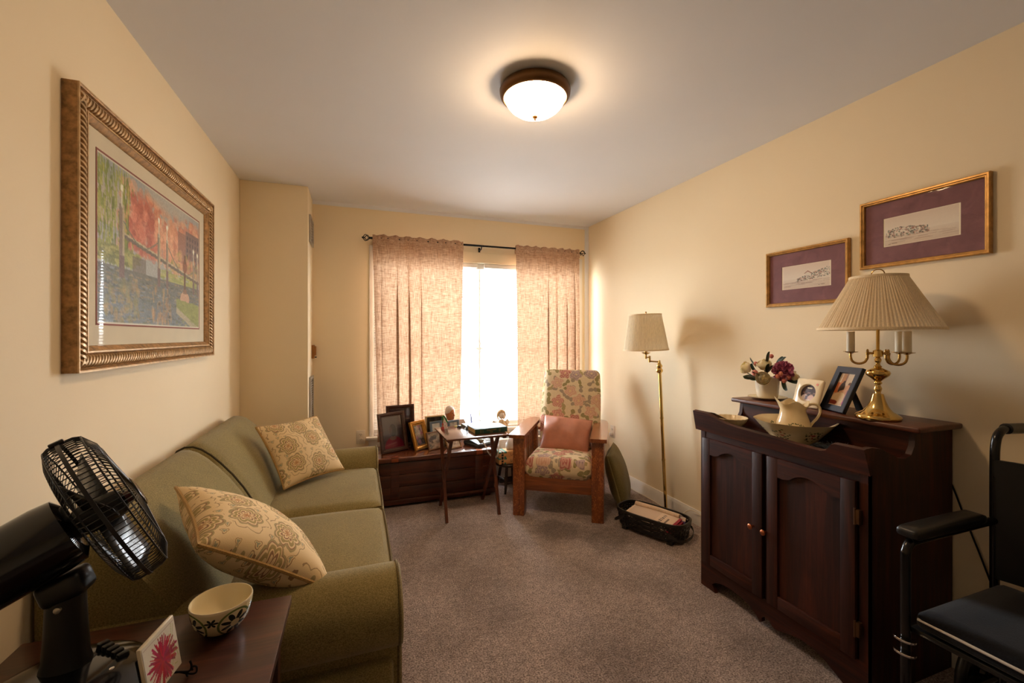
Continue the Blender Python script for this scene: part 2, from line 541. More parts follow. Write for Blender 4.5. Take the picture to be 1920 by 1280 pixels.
def wallmat(name, c1, c2, bs_=.12):
    m, nt, b = newmat(name)
    v = coords(nt)
    n = noise(nt, v, 1.3, 4)
    lk(nt, ramp(nt, n, [(.3, c1), (.7, c2)]).outputs[0], b.inputs['Base Color'])
    b.inputs['Roughness'].default_value = .75; b.inputs['Specular IOR Level'].default_value = .25
    bump(nt, b, noise(nt, v, 140, 3), bs_, .002)
    return m
M_wall = wallmat('cream_wall_paint', (235, 218, 186), (238, 222, 191))
M_ceil = wallmat('white_ceiling_paint', (226, 227, 231), (230, 231, 235))
M_trim = plain('white_trim_paint', (232, 228, 220), .4, var=.02)
M_white = plain('white_plastic', (232, 230, 226), .35, var=.02)

def carpetmat():
    m, nt, b = newmat('taupe_carpet')
    v = coords(nt)
    fine = noise(nt, coords(nt, (1, 1, 1)), 150, 3, .7)
    mid = noise(nt, v, 34, 4, .6)
    big = noise(nt, v, 2.6, 4, .6)
    c = ramp(nt, fine, [(.36, (104, 88, 82)), (.5, (184, 162, 152)), (.66, (234, 214, 203))]).outputs[0]
    c = mixc(nt, .55, c, ramp(nt, mid, [(.3, (150, 150, 150)), (.65, (255, 255, 255))]).outputs[0], 'MULTIPLY')
    c = mixc(nt, .6, c, ramp(nt, big, [(.32, (176, 170, 166)), (.6, (255, 255, 255))]).outputs[0], 'MULTIPLY')
    # worn, soiled patches in front of the armchair and across the walkway
    for (x, y, r, k) in ((1.28, 2.66, .20, .75), (1.52, 2.42, .20, .75), (1.12, 1.62, .30, .35), (1.44, 1.9, .16, .35), (.62, 2.1, .25, .3), (1.6, 1.25, .25, .3)):
        d = nd(nt, 'ShaderNodeVectorMath', _operation='DISTANCE'); lk(nt, v, d.inputs[0]); d.inputs[1].default_value = (x, y, 0)
        e = math_(nt, 'ADD', d.outputs['Value'], math_(nt, 'MULTIPLY_ADD', noise(nt, v, 7, 4, .6), .34, -.17))
        f = math_(nt, 'SUBTRACT', 1.0, math_(nt, 'DIVIDE', e, r), clamp=True)
        f = math_(nt, 'MULTIPLY', math_(nt, 'MINIMUM', math_(nt, 'MULTIPLY', f, 2.0), 1.0), k)
        c = mixc(nt, f, c, mixc(nt, .6, c, (96, 90, 78), 'MULTIPLY'))
    lk(nt, c, b.inputs['Base Color'])
    b.inputs['Roughness'].default_value = 1.0; b.inputs['Specular IOR Level'].default_value = .05
    b.inputs['Sheen Weight'].default_value = .2
    bump(nt, b, math_(nt, 'ADD', fine, math_(nt, 'MULTIPLY', mid, .6)), .8, .012)
    return m

struct('floor', MB().bx(XL - .15, XR + .15, YN - .15, YB + .15, -.1, 0), carpetmat(), smooth=0, label='taupe cut pile carpet with darker worn patches')
struct('ceiling', MB().bx(XL - .15, XR + .15, YN - .15, YB + .15, ZC, ZC + .1), M_ceil, smooth=0, label='smooth white painted ceiling')
struct('wall_left', MB().bx(XL - .15, XL, YN - .15, YB + .15, 0, ZC), M_wall, smooth=0, label='cream painted wall behind the sofa')
struct('wall_right', MB().bx(XR, XR + .15, YN - .15, YB + .15, 0, ZC), M_wall, smooth=0, label='cream painted wall behind the dry sink')
struct('wall_near', MB().bx(XL, XR, YN - .15, YN, 0, ZC), M_wall, smooth=0)
wb = MB()
wb.bx(XL, WX0, YB, YB + .15, 0, ZC).bx(WX1, XR, YB, YB + .15, 0, ZC).bx(WX0, WX1, YB, YB + .15, 0, WZ0).bx(WX0, WX1, YB, YB + .15, WZ1, ZC)
struct('wall_back', wb, M_wall, smooth=0, label='cream painted wall around the window')
struct('wall_column', MB().bx(XL, XC, YC, YB, 0, ZC, .004, 2), M_wall, smooth=30, label='boxed-out cream wall column in the corner')
struct('trim_1', MB().bx(XC, XR, YB - .006, YB, ZC - .03, ZC), M_ceil, smooth=0, label='thin white strip between ceiling and window wall')
struct('trim_2', MB().bx(XR - .045, XR, YB - .006, YB, 0, ZC - .03), M_ceil, smooth=0, label='thin white strip in the corner by the window')
def baseboard(name, pts):
    mb = MB()
    for (x0, y0, x1, y1, nx, ny) in pts:
        d = Vector((x1 - x0, y1 - y0, 0)); L = d.length; a = math.degrees(math.atan2(d.y, d.x))
        sgn = 1 if (RZ(a) @ Vector((0, 1, 0))).dot(Vector((nx, ny, 0))) > 0 else -1
        prof = [(0, 0), (0, .1), (.008 * sgn, .1), (.012 * sgn, .085), (.015 * sgn, .078), (.015 * sgn, 0)]
        rings = [[(x, p[0], p[1]) for p in prof] for x in (0, L)]
        mb.loft(rings, M=T(x0, y0, 0) @ RZ(a))
    return struct(name, mb, M_trim)
baseboard('baseboard_right', [(XR, YN, XR, YB, -1, 0)])
baseboard('baseboard_left', [(XL, YN, XL, YC, 1, 0)])
baseboard('baseboard_back', [(XC, YB, XR, YB, 0, -1)])
baseboard('baseboard_column', [(XL, YC, XC, YC, 0, -1), (XC, YC, XC, YB, 1, 0)])

# ---------------------------------------------------------------- window
wf = MB()
fy0, fy1 = 3.955, 4.02
wf.bx(WX0, WX0 + .05, fy0, fy1, WZ0, WZ1).bx(WX1 - .05, WX1, fy0, fy1, WZ0, WZ1)
wf.bx(WX0 + .05, WX1 - .05, fy0, fy1, WZ0, WZ0 + .05).bx(WX0 + .05, WX1 - .05, fy0, fy1, WZ1 - .05, WZ1)
win = struct('window_1', wf, M_trim, smooth=0, label='wide double window with white mullion')
struct('mullion', MB().bx(1.088, 1.112, 3.972, 4.01, WZ0, WZ1, .003), M_trim, win)
zm = 1.2
for (a, b_) in ((WX0 + .05, 1.088), (1.112, WX1 - .05)):
    struct('meeting_rail', MB().bx(a, b_, 3.975, 4.005, zm - .012, zm + .012, .003), M_trim, win)
    struct('pane', MB().bx(a, b_, 3.985, 3.989, WZ0 + .05, zm - .012), glassmat(), win, smooth=0)
    struct('pane', MB().bx(a, b_, 3.985, 3.989, zm + .012, WZ1 - .05), glassmat(), win, smooth=0)
cs = MB()
cs.bx(WX0 - .035, WX0, YB - .016, YB + .03, WZ0 - .02, WZ1 + .1, .003)
struct('casing', cs, M_trim, win)
struct('casing', MB().bx(WX1, WX1 + .035, YB - .016, YB + .03, WZ0 - .02, WZ1 + .1, .003), M_trim, win)
struct('head_casing', MB().bx(WX0, WX1, YB - .016, YB + .03, WZ1, WZ1 + .1, .003), M_wall, win)
struct('window_sill', MB().bx(WX0 - .06, WX1 + .05, YB - .04, 3.96, WZ0 - .025, WZ0, .004), M_trim, win)
struct('sill_apron', MB().bx(WX0 - .04, WX1 + .03, YB - .016, YB, WZ0 - .085, WZ0 - .025, .003), M_trim, win)

# blinds in the two openings
M_slat = plain('white_blind_slat', (214, 208, 200), .5, var=.02)
def blind(x0, x1, label):
    w = x1 - x0
    t = thing('window_blind', label, 'blind', ((x0 + x1) / 2, 3.94, WZ1))
    obj('head_rail', MB().bx(-w / 2, w / 2, -.015, .015, -.04, 0, .003), M_white, t)
    n = 68; me = None
    for i in range(n):
        z = -.055 - i * .0222
        if z < -(WZ1 - WZ0) + .03: break
        if me is None:
            rings = []
            for x in (-w / 2 + .003, w / 2 - .003):
                up = [(x, -.0125 + .025 * k / 4, .0028 * math.sin(math.pi * k / 4) + .0005) for k in range(5)]
                rings.append(up + [(p[0], p[1], p[2] - .0009) for p in up[::-1]])
            me = mesh_from('slat', MB().loft(rings, M=RX(-16)), M_slat)
        obj('slat', me, None, t, loc=(0, 0, z))
    obj('bottom_rail', MB().bx(-w / 2 + .002, w / 2 - .002, -.012, .012, -(WZ1 - WZ0) + .001, -(WZ1 - WZ0) + .017, .002), M_white, t)
    for x in (-w / 2 + .12, w / 2 - .12):
        obj('ladder_cord', MB().tube([(x, -.014, -.03), (x, -.014, -(WZ1 - WZ0) + .015)], .0009, 5), M_white, t)
    obj('tilt_wand', MB().tube([(-w / 2 + .27, -.02, -.035), (-w / 2 + .27, -.021, -.5)], .003, 6), M_white, t)
blind(WX0 + .004, 1.066, 'white slatted window blind behind the curtain over the cedar chest')
blind(1.134, WX1 - .004, 'white slatted window blind behind the curtain over the floral armchair')

# curtain rod
M_black = plain('black_iron', (18, 17, 17), .45, .6, .05)
t = thing('curtain_rod', 'black iron curtain rod with open cage finials above the window', 'curtain rod', (1.1, 3.83, 2.145))
obj('rod', MB().tube([(-1.0, 0, 0), (.0, 0, 0)], .0095, 10).tube([(-.02, 0, 0), (1.0, 0, 0)], .0085, 10), M_black, t)
for sx in (-1, 1):
    fm = MB()
    for k in range(4):
        pts = []
        for j in range(13):
            u = j / 12; r = .026 * math.sin(math.pi * u) + .003; a = k * math.pi / 2 + u * 2.4
            pts.append((sx * (1.0 + .052 * u), r * math.cos(a), r * math.sin(a)))
        fm.tube(pts, .0032, 6)
    fm.lathe([(0, -.004), (.008, -.003), (.011, 0), (.008, .006), (0, .007)], 12, T(sx * 1.0, 0, 0) @ RY(90))
    fm.lathe([(0, -.008), (.006, -.006), (.008, 0), (.005, .006), (0, .008)], 12, T(sx * 1.054, 0, 0) @ RY(90))
    obj('finial', fm, M_black, t)
for x in (-.96, -.02, .96):
    bk = MB().tube([(x, .085, -.03), (x, .06, -.03), (x, .02, -.028), (x, 0, -.012)], .005, 6)
    bk.bx(x - .009, x + .009, .08, .09, -.06, 0, .002).tube([(x, .014, .004), (x, .008, -.01), (x, -.006, -.012), (x, -.013, 0)], .004, 6)
    obj('bracket', bk, M_black, t)

# curtains: loosely woven linen that lets the daylight through
def linen():
    m = bpy.data.materials.new('linen_weave'); m.use_nodes = True; nt = m.node_tree; nt.nodes.clear()
    o = nt.nodes.new('ShaderNodeOutputMaterial'); mx = nd(nt, 'ShaderNodeMixShader', Fac=.145)
    a = noise(nt, coords(nt, (420, 420, 14)), 1, 2, .6)
    d = noise(nt, coords(nt, (22, 22, 420)), 1, 2, .6)
    w = math_(nt, 'MULTIPLY_ADD', a, .5, math_(nt, 'MULTIPLY', d, .5))
    c = ramp(nt, w, [(.36, (128, 94, 74)), (.52, (196, 160, 132)), (.66, (226, 198, 170))]).outputs[0]
    di = nt.nodes.new('ShaderNodeBsdfDiffuse'); tr = nt.nodes.new('ShaderNodeBsdfTranslucent')
    lk(nt, c, di.inputs[0])
    c2 = ramp(nt, w, [(.34, (140, 100, 76)), (.5, (210, 168, 134)), (.64, (240, 214, 186))]).outputs[0]
    lk(nt, c2, tr.inputs[0])
    lk(nt, di.outputs[0], mx.inputs[1]); lk(nt, tr.outputs[0], mx.inputs[2]); lk(nt, mx.outputs[0], o.inputs[0])
    return m
M_linen = linen()
def curtain(label, x0t, x1t, x0b, x1b, folds, seed, zone):
    """folds: list of (u centre, width, depth); top gathered on the rod"""
    t = thing('curtain', label, 'curtain', ((x0t + x1t) / 2, 3.83, .425), group='linen curtains at the window')
    rs = random.Random(seed); ph = [rs.uniform(0, 6.28) for _ in range(6)]
    cx_ = (x0t + x1t) / 2
    nx, nz = 220, 46
    def depth(u, s_):
        y = 0
        for c, w, d in folds:
            q = (u - c) / w
            y += .6 * d * math.exp(-q * q)
        y *= (.35 + .65 * s_)
        y += .0035 * math.sin(u * 60 + ph[0]) * (1 - s_) + .003 * math.sin(u * 23 + ph[1] + s_ * 2)
        return y
    def pleats(u, s_):
        a, b_, nf, A, B = zone
        if not a < u < b_: return 0, 0
        q = (u - a) / (b_ - a); e = min(1, q * 6, (1 - q) * 6) * (.25 + .75 * min(1, s_ * 3))
        w = 2 * math.pi * nf * q + .5 * math.sin(q * 9 + seed)
        return A * e * math.sin(w), B * e * math.cos(w)
    rows = []
    for j in range(nz + 1):
        s_ = (j / nz); z = 1.72 - .05 - s_ * 1.67
        row = []
        for i in range(nx + 1):
            u = i / nx
            x = (x0t + (x0b - x0t) * s_) * (1 - u) + (x1t + (x1b - x1t) * s_) * u - cx_
            px, pyy = pleats(u, s_)
            row.append((x + .004 * math.sin(u * 31 + s_ * 3) + px, depth(u, s_) - .016 + pyy, z + .006 * math.sin(u * 19 + ph[2]) * s_))
        rows.append(row)
    vv = [p for r_ in rows for p in r_]; W = nx + 1
    ff = [(j * W + i, j * W + i + 1, (j + 1) * W + i + 1, (j + 1) * W + i) for j in range(nz) for i in range(nx)]
    obj('cloth_panel', MB().add(vv, ff), M_linen, t, 180)
    # rod pocket and ruffled header wrapped round the rod
    rows = []; prof = [(-.016, -.052), (-.019, -.03), (-.016, -.008), (-.010, .012), (-.006, .03), (0.004, .026), (.009, .008), (.016, -.01), (.018, -.03), (.014, -.052)]
    for k, (yy, zz) in enumerate(prof):
        row = []
        for i in range(nx + 1):
            u = i / nx; x = x0t * (1 - u) + x1t * u - cx_
            g = math.sin(u * (x1t - x0t) * 150 + ph[3] + 1.5 * math.sin(u * 17)) * .006 + .004 * math.sin(u * 61 + ph[4])
            hd = max(0, zz + .01) * 22
            row.append((x, yy + g * (.4 + hd) + depth(u, 0) * .25 * (k in (0, 9)), 1.72 + zz + .007 * hd * math.sin(u * 47 + ph[5])))
        rows.append(row)
    vv = [p for r_ in rows for p in r_]
    ff = [(j * W + i, j * W + i + 1, (j + 1) * W + i + 1, (j + 1) * W + i) for j in range(len(prof) - 1) for i in range(nx)]
    obj('rod_pocket', MB().add(vv, ff), M_linen, t, 180)
    return t
curtain('tan linen curtain panel hanging behind the cedar chest', .125, .905, .165, .868,
        [(.04, .05, .02), (.16, .045, -.035), (.27, .035, .03), (.37, .05, -.035), (.47, .03, .035), (.57, .05, -.02), (.75, .18, -.012), (.97, .04, .012)], 1, (.02, .60, 4, .030, .018))
curtain('tan linen curtain panel hanging behind the floral armchair', 1.408, 2.085, 1.425, 2.085,
        [(.06, .05, -.012), (.3, .09, .018), (.48, .06, -.02), (.6, .05, .03), (.7, .04, -.03), (.8, .04, .03), (.9, .04, -.03), (.98, .03, .02)], 5, (.42, .99, 4, .026, .018))

# ---------------------------------------------------------------- ceiling light
t = thing('ceiling_light', 'round flush ceiling light with bronze rim and glowing glass bowl', 'ceiling light', (.757, 1.80, ZC))
M_bronze = plain('brushed_bronze', (104, 72, 40), .42, .75, .06)
obj('rim', MB().lathe([(.06, -.001), (.135, -.001), (.152, -.006), (.160, -.02), (.158, -.038), (.150, -.05), (.142, -.054), (.136, -.05), (.136, -.02), (.06, -.012)], 64, close=True), M_bronze, t)
m, nt, b = newmat('lit_alabaster_glass')
b.inputs['Base Color'].default_value = rgba((245, 232, 205)); b.inputs['Roughness'].default_value = .3
b.inputs['Emission Strength'].default_value = LAMP
vv_ = coords(nt); n_ = noise(nt, vv_, 9, 4)
lk(nt, ramp(nt, n_, [(.3, (1.0, .66, .37, 1)), (.7, (1.0, .68, .39, 1))]).outputs[0], b.inputs['Emission Color'])
obj('glass_bowl', MB().lathe([(.1365, -.046), (.136, -.054), (.128, -.072), (.112, -.092), (.088, -.110), (.058, -.123), (.028, -.130), (0, -.132)], 64), m, t)
obj('finial', MB().lathe([(0, -.152), (.003, -.151), (.005, -.146), (.0035, -.142), (.010, -.139), (.0125, -.134), (.009, -.129), (0, -.128)], 20), metal('brass_finial', (200, 150, 84), .3), t)

# ---------------------------------------------------------------- things fixed on the walls
M_plate = plain('almond_plastic', (226, 214, 192), .4, var=.02)
M_dark = plain('dark_slot', (22, 20, 18), .6)
def outlet(name, label, loc, rz, cord=False):
    t = thing(name, label, 'outlet', loc, rz)
    obj('cover_plate', MB().bx(-.036, .036, -.006, 0, -.058, .058, .003), M_plate, t)
    for z in (-.021, .021):
        r_ = obj('receptacle', MB().lathe([(0, 0), (.017, 0), (.0165, .003), (0, .0032)], 24, T(0, -.006, z) @ RX(90) @ S(1, .82, 1)), M_plate, t)
        s_ = MB()
        s_.bx(-.0075, -.005, -.0098, -.009, z - .001, z + .007).bx(.005, .0075, -.0098, -.009, z - .001, z + .006).lathe([(0, 0), (.0025, 0), (.0025, .001), (0, .001)], 10, T(0, -.009, z - .007) @ RX(90))
        obj('slots', s_, M_dark, r_)
    return t
outlet('wall_outlet', 'almond double wall outlet above the sofa arm beside the window', (.032, YB, .455), 0)
t = outlet('wall_outlet', 'almond double wall outlet behind the armchair with a plug in it', (XR, 3.47, .43), -90)
obj('plug', MB().bx(-.012, .012, -.035, -.009, -.035, -.008, .004), M_white, t)
tag(obj('power_cord', MB().tube(bez([(XR - .03, 3.47, .40), (XR - .045, 3.47, .33), (XR - .02, 3.45, .2), (XR - .022, 3.40, .12), (XR - .03, 3.2, .02), (XR - .025, 2.85, .008), (XR - .05, 2.62, .006)], 8), .003, 6), M_plate),
    'thin cream power cord dropping from the outlet behind the armchair', 'cord')
tag(obj('power_cord', MB().tube(bez([(2.14, 2.50, .012), (2.185, 2.44, .09), (2.212, 2.38, .10), (2.215, 2.25, .07), (2.21, 2.1, .02), (2.22, 1.92, .01)], 8), .0035, 6), M_plate),
    'cream lamp cord draped over the baseboard beside the magazine basket', 'cord')
tag(obj('power_cord', MB().tube(bez([(2.239, 1.07, .80), (2.239, 1.03, .72), (2.237, .995, .62), (2.232, .95, .5), (2.228, .90, .36), (2.225, .84, .22)], 8), .0035, 6), M_black),
    'thin black cord hanging down the wall beside the wheelchair', 'cord')

def grille(name, label, y0, y1, z0, z1, vert=False):
    t = thing(name, label, 'vent', (XC, (y0 + y1) / 2, (z0 + z1) / 2))
    a, c = (y1 - y0) / 2, (z1 - z0) / 2
    gm = plain('grey_vent_metal', (168, 160, 148), .45, .3)
    mb = MB().bx(0, .014, -a, -a + .022, -c, c, .002).bx(0, .014, a - .022, a, -c, c, .002).bx(0, .014, -a + .02, a - .02, -c, -c + .022, .002).bx(0, .014, -a + .02, a - .02, c - .022, c, .002)
    obj('frame', mb, gm, t)
    obj('backing', MB().bx(0, .003, -a + .02, a - .02, -c + .02, c - .02), M_plate if not vert else M_dark, t)
    n = int((2 * c - .05) / .018)
    me = mesh_from('louver', MB().box((.007, 0, 0), (.009, 2 * a - .044, .003), 0, M=RY(35)), gm)
    for k in range(n): obj('louver', me, None, t, loc=(0, 0, -c + .03 + k * (2 * c - .06) / max(n - 1, 1)))
grille('air_vent', 'small grey air vent high on the wall column', 3.63, 3.88, 2.04, 2.25)
grille('return_grille', 'tall grey return air grille on the side of the wall column', 3.64, 3.88, .45, 1.0, True)
t = thing('thermostat', 'brass-coloured thermostat box on the side of the wall column', 'thermostat', (XC, 3.87, 1.19))
M_tbrass = plain('antique_brass', (150, 104, 52), .4, .5)
obj('case', MB().bx(0, .022, -.03, .03, -.055, .055, .004), M_tbrass, t)
obj('dial_cover', MB().bx(.022, .032, -.024, .024, -.03, .045, .003), M_tbrass, t)
obj('lever', MB().bx(.022, .036, -.006, .006, -.05, -.04, .002), M_dark, t)

# heating unit below the window
t = thing('heating_unit', 'white through-wall heating unit below the window behind the tissue boxes', 'heater', (1.70, 3.79, 0))
obj('cabinet_body', MB().bx(-.51, .50, -.13, .11, .05, .395, .012), M_white, t)
obj('toe_kick', MB().bx(-.49, .48, -.11, .10, 0, .05), plain('dark_grey_kick', (60, 58, 58), .6), t)
gm = plain('heater_grille_grey', (170, 172, 178), .5)
obj('top_grille', MB().bx(-.46, .45, -.09, .06, .395, .402, .002), gm, t)
me = mesh_from('louver', MB().bx(-.45, .44, -.003, .003, 0, .006), gm)
for k in range(10): obj('louver', me, None, t, loc=(0, -.08 + k * .014, .402))
obj('front_panel', MB().bx(-.49, .48, -.136, -.13, .08, .35, .002), M_white, t)

# ---------------------------------------------------------------- sofa
M_sofa = fabric('olive_tweed', (104, 92, 52), (160, 142, 92), 640)
M_welt = fabric('olive_welt', (82, 68, 36), (122, 104, 58), 500)
t = thing('sofa', 'olive green tweed loveseat with rolled arms against the cream wall', 'sofa', (-.78, 2.335, 0))
YH = .705
obj('base', MB().bx(.03, .89, -.93, .93, .07, .29, .02, 3), M_sofa, t)
for i, (y0, y1) in enumerate(((-YH, -.002), (.002, YH))):
    w = y1 - y0
    c = obj('seat_cushion', MB().puff(.60, w, .155, .045, .022, 14, T(.615, (y0 + y1) / 2, .365), side=.006), M_sofa, t)
    pts = []
    for (a, b_) in ((.30, w / 2 - .012), (-.29, w / 2 - .012)): pts.append((a, b_))
    hx, hy = .298, w / 2 - .004
    loop = [(.80, -hy + .002), (.615 + hx - .030, -hy + .010), (.615 + hx - .006, -hy + .035), (.615 + hx - .002, 0), (.615 + hx - .006, hy - .035), (.615 + hx - .030, hy - .010), (.80, hy - .002)]
    for zz in (.43, .30):
        obj('welting', MB().tube(bez([(.36, (y0 + y1) / 2 - hy, zz)] + [(p[0], (y0 + y1) / 2 + p[1], zz) for p in loop] + [(.36, (y0 + y1) / 2 + hy, zz)], 6), .0045, 6), M_welt, c)
# tight back in two panels
bp = [(0.0, .30), (0.0, .70), (.004, .765), (.02, .797), (.048, .812), (.08, .812), (.112, .798), (.15, .768), (.19, .726), (.235, .672), (.28, .606), (.32, .535), (.355, .462), (.378, .41), (.385, .36), (.38, .30)]
for (y0, y1) in ((-.875, -.003), (.003, .875)):
    rings = []
    for k in range(19):
        u = -1 + 2 * k / 18
        y = y0 + (y1 - y0) * (k / 18)
        e = 1 - max(0, abs(u) - .88) / .12
        sc = 1 - .05 * (1 - e) ** 2 - (.012 * (1 if abs(u) > .99 else 0))
        puff = .012 * (1 - u * u)
        ring = []
        for j, (x, z) in enumerate(bp):
            f = max(0, min(1, (z - .33) / .3)) * (1 if 3 < j else 0)
            ring.append((max(x * (1 - (1 - sc) * .6), 0) + puff * f * .7, y, .3 + (z - .3) * sc + puff * .6 * f))
        rings.append(ring)
    obj('back_panel', MB().loft(rings), M_sofa, t, 60)
seam = [(x, 0, z + .002) for x, z in bp[2:14]]
obj('back_seam', MB().tube(seam, .0045, 6), plain('dark_seam', (62, 52, 28), .9), t)
# rolled arms
for sy in (-1, 1):
    def sec():
        p = [(.70, .20), (.70, .41)]
        p += arc((.832, .420), .127, 174, -38, 16)
        p += [(.895, .33), (.895, .08), (.74, .08)]
        return p
    rings = []
    for x, sc in ((.02, .97), (.035, 1.0), (.3, 1.0), (.6, 1.0), (.895, 1.0), (.912, .985), (.918, .95)):
        rings.append([(x, sy * (.80 + (a - .80) * sc), .33 + (b_ - .33) * sc) for a, b_ in sec()])
    ar = obj('arm', MB().loft(rings), M_sofa, t, 50)
    obj('welting', MB().tube([(.908, sy * a, b_) for a, b_ in sec()], .0045, 6), M_welt, ar)
M_leg = wood('dark_leg_wood', (30, 18, 12), (56, 34, 22), 'z')
for x in (.10, .84):
    for y in (-.85, .85):
        obj('leg', MB().loft([[(x + sx * q, y + sy * q, z) for sx, sy in ((-1, -1), (1, -1), (1, 1), (-1, 1))] for z, q in ((0, .018), (.085, .026))]), M_leg, t)

def throw_pillow(label, M, w=.46, h=.46, th=.17, seed=0):
    t = thing('throw_pillow', label, 'pillow', M.translation, 0)
    L = T(*(-M.translation)) @ M
    o = obj('cover', MB().pillow(w, h, th, 26, .08, .42, wr=.004, seed=seed), medallion('scroll_cloth_%d' % seed), t)
    o.matrix_local = L
    e = obj('piping', MB().tube(pillow_edge(w, h, .08), .006, 6, closed=True), fabric('tan_piping', (150, 116, 66), (196, 160, 104), 600), t)
    e.matrix_local = L
def frame_M(o, ax, ay):
    """matrix from origin, x axis and approximate y axis"""
    x = Vector(ax).normalized(); z = x.cross(Vector(ay)).normalized(); y = z.cross(x)
    return Matrix(((x.x, y.x, z.x, o[0]), (x.y, y.y, z.y, o[1]), (x.z, y.z, z.z, o[2]), (0, 0, 0, 1)))
throw_pillow('cream medallion throw pillow leaning in the sofa corner by the window', frame_M((-.31, 2.862, .640), (.274, .25, 0), (-.22, .12, .29)), .40, .40, .15, 1)
throw_pillow('cream medallion throw pillow propped against the sofa arm beside the bowl', frame_M((-.322, 1.622, .655), (.288, .154, -.251), (-.17, .359, .041)), .45, .44, .19, 2)

# ---------------------------------------------------------------- end table and what stands on it
ET = .60
M_walnut = wood('walnut_veneer', (44, 22, 15), (92, 50, 34), 'x', 1.0, .32, .3)
M_walnut_l = wood('walnut_leg', (52, 26, 16), (98, 54, 34), 'z', 1.0, .4)
t = thing('end_table', 'dark walnut end table beside the sofa arm', 'end table', (-.455, 1.0, 0))
obj('top', MB().bx(-.28, .285, -.40, .335, ET - .022, ET, .002), M_walnut, t)
obj('apron', MB().bx(-.25, .255, -.37, .305, ET - .09, ET - .022), M_walnut, t)
for x in (-.235, .24):
    for y in (-.355, .29):
        obj('leg', MB().loft([[(x + a * q, y + b_ * q, z) for a, b_ in ((-1, -1), (1, -1), (1, 1), (-1, 1))] for z, q in ((0, .014), (ET - .09, .022))]), M_walnut_l, t)
obj('shelf', MB().bx(-.24, .245, -.36, .295, .16, .175, .002), M_walnut, t)

# bowl
def bowlmat():
    m, nt, b = newmat('green_patterned_ceramic')
    tc = nt.nodes.new('ShaderNodeTexCoord'); sp = nt.nodes.new('ShaderNodeSeparateXYZ'); lk(nt, tc.outputs['Object'], sp.inputs[0])
    th = math_(nt, 'ARCTAN2', sp.outputs[1], sp.outputs[0])
    cb = nt.nodes.new('ShaderNodeCombineXYZ')
    # six medallions round the bowl
    u = math_(nt, 'SUBTRACT', math_(nt, 'FRACT', math_(nt, 'MULTIPLY_ADD', th, 4 / (2 * math.pi), .05)), .5)
    v = math_(nt, 'SUBTRACT', math_(nt, 'DIVIDE', sp.outputs[2], .075), .48)
    r = math_(nt, 'SQRT', math_(nt, 'ADD', math_(nt, 'POWER', math_(nt, 'MULTIPLY', u, 1.15), 2.0), math_(nt, 'POWER', v, 2.0)))
    a = math_(nt, 'ARCTAN2', v, u)
    pet = math_(nt, 'MULTIPLY_ADD', math_(nt, 'ABSOLUTE', math_(nt, 'SINE', math_(nt, 'MULTIPLY', a, 4.0))), .27, .10)
    ispet = math_(nt, 'MULTIPLY', math_(nt, 'LESS_THAN', r, pet), math_(nt, 'GREATER_THAN', r, .12))
    c = mixc(nt, ispet, (214, 200, 160), (18, 34, 22))
    ringm = math_(nt, 'MULTIPLY', math_(nt, 'GREATER_THAN', r, .39), math_(nt, 'LESS_THAN', r, .45))
    c = mixc(nt, ringm, c, (96, 112, 60))
    # dark dotted flowers between
    u2 = math_(nt, 'SUBTRACT', .5, math_(nt, 'ABSOLUTE', u)); v2 = math_(nt, 'SUBTRACT', v, .2)
    r2 = math_(nt, 'SQRT', math_(nt, 'ADD', math_(nt, 'POWER', u2, 2.0), math_(nt, 'POWER', v2, 2.0)))
    a2 = math_(nt, 'ARCTAN2', v2, u2)
    p2 = math_(nt, 'MULTIPLY_ADD', math_(nt, 'ABSOLUTE', math_(nt, 'COSINE', math_(nt, 'MULTIPLY', a2, 3.0))), .12, .03)
    c = mixc(nt, math_(nt, 'MULTIPLY', math_(nt, 'LESS_THAN', r2, p2), math_(nt, 'GREATER_THAN', r, .45)), c, (20, 38, 26))
    low = math_(nt, 'LESS_THAN', v, -.40)
    c = mixc(nt, low, c, (24, 40, 44))
    c = mixc(nt, math_(nt, 'GREATER_THAN', v, .46), c, (226, 212, 178))
    # glazed plain inside
    ge = nt.nodes.new('ShaderNodeNewGeometry')
    rr = math_(nt, 'SQRT', math_(nt, 'ADD', math_(nt, 'POWER', sp.outputs[0], 2.0), math_(nt, 'POWER', sp.outputs[1], 2.0)))
    lk(nt, c, b.inputs['Base Color']); b.inputs['Roughness'].default_value = .12
    return m
t = thing('bowl', 'cream and green patterned ceramic bowl on the end table', 'bowl', (-.312, 1.238, ET))
obj('outside', MB().lathe([(0, 0), (.03, 0), (.034, .003), (.046, .012), (.058, .03), (.064, .05), (.0665, .0725), (.0655, .0755), (.064, .0755)], 48), bowlmat(), t)
obj('inside_glaze', MB().lathe([(.064, .0755), (.063, .072), (.0605, .05), (.054, .032), (.042, .016), (.028, .008), (0, .006)], 48), plain('cream_glaze', (230, 216, 178), .12, var=.02), t)

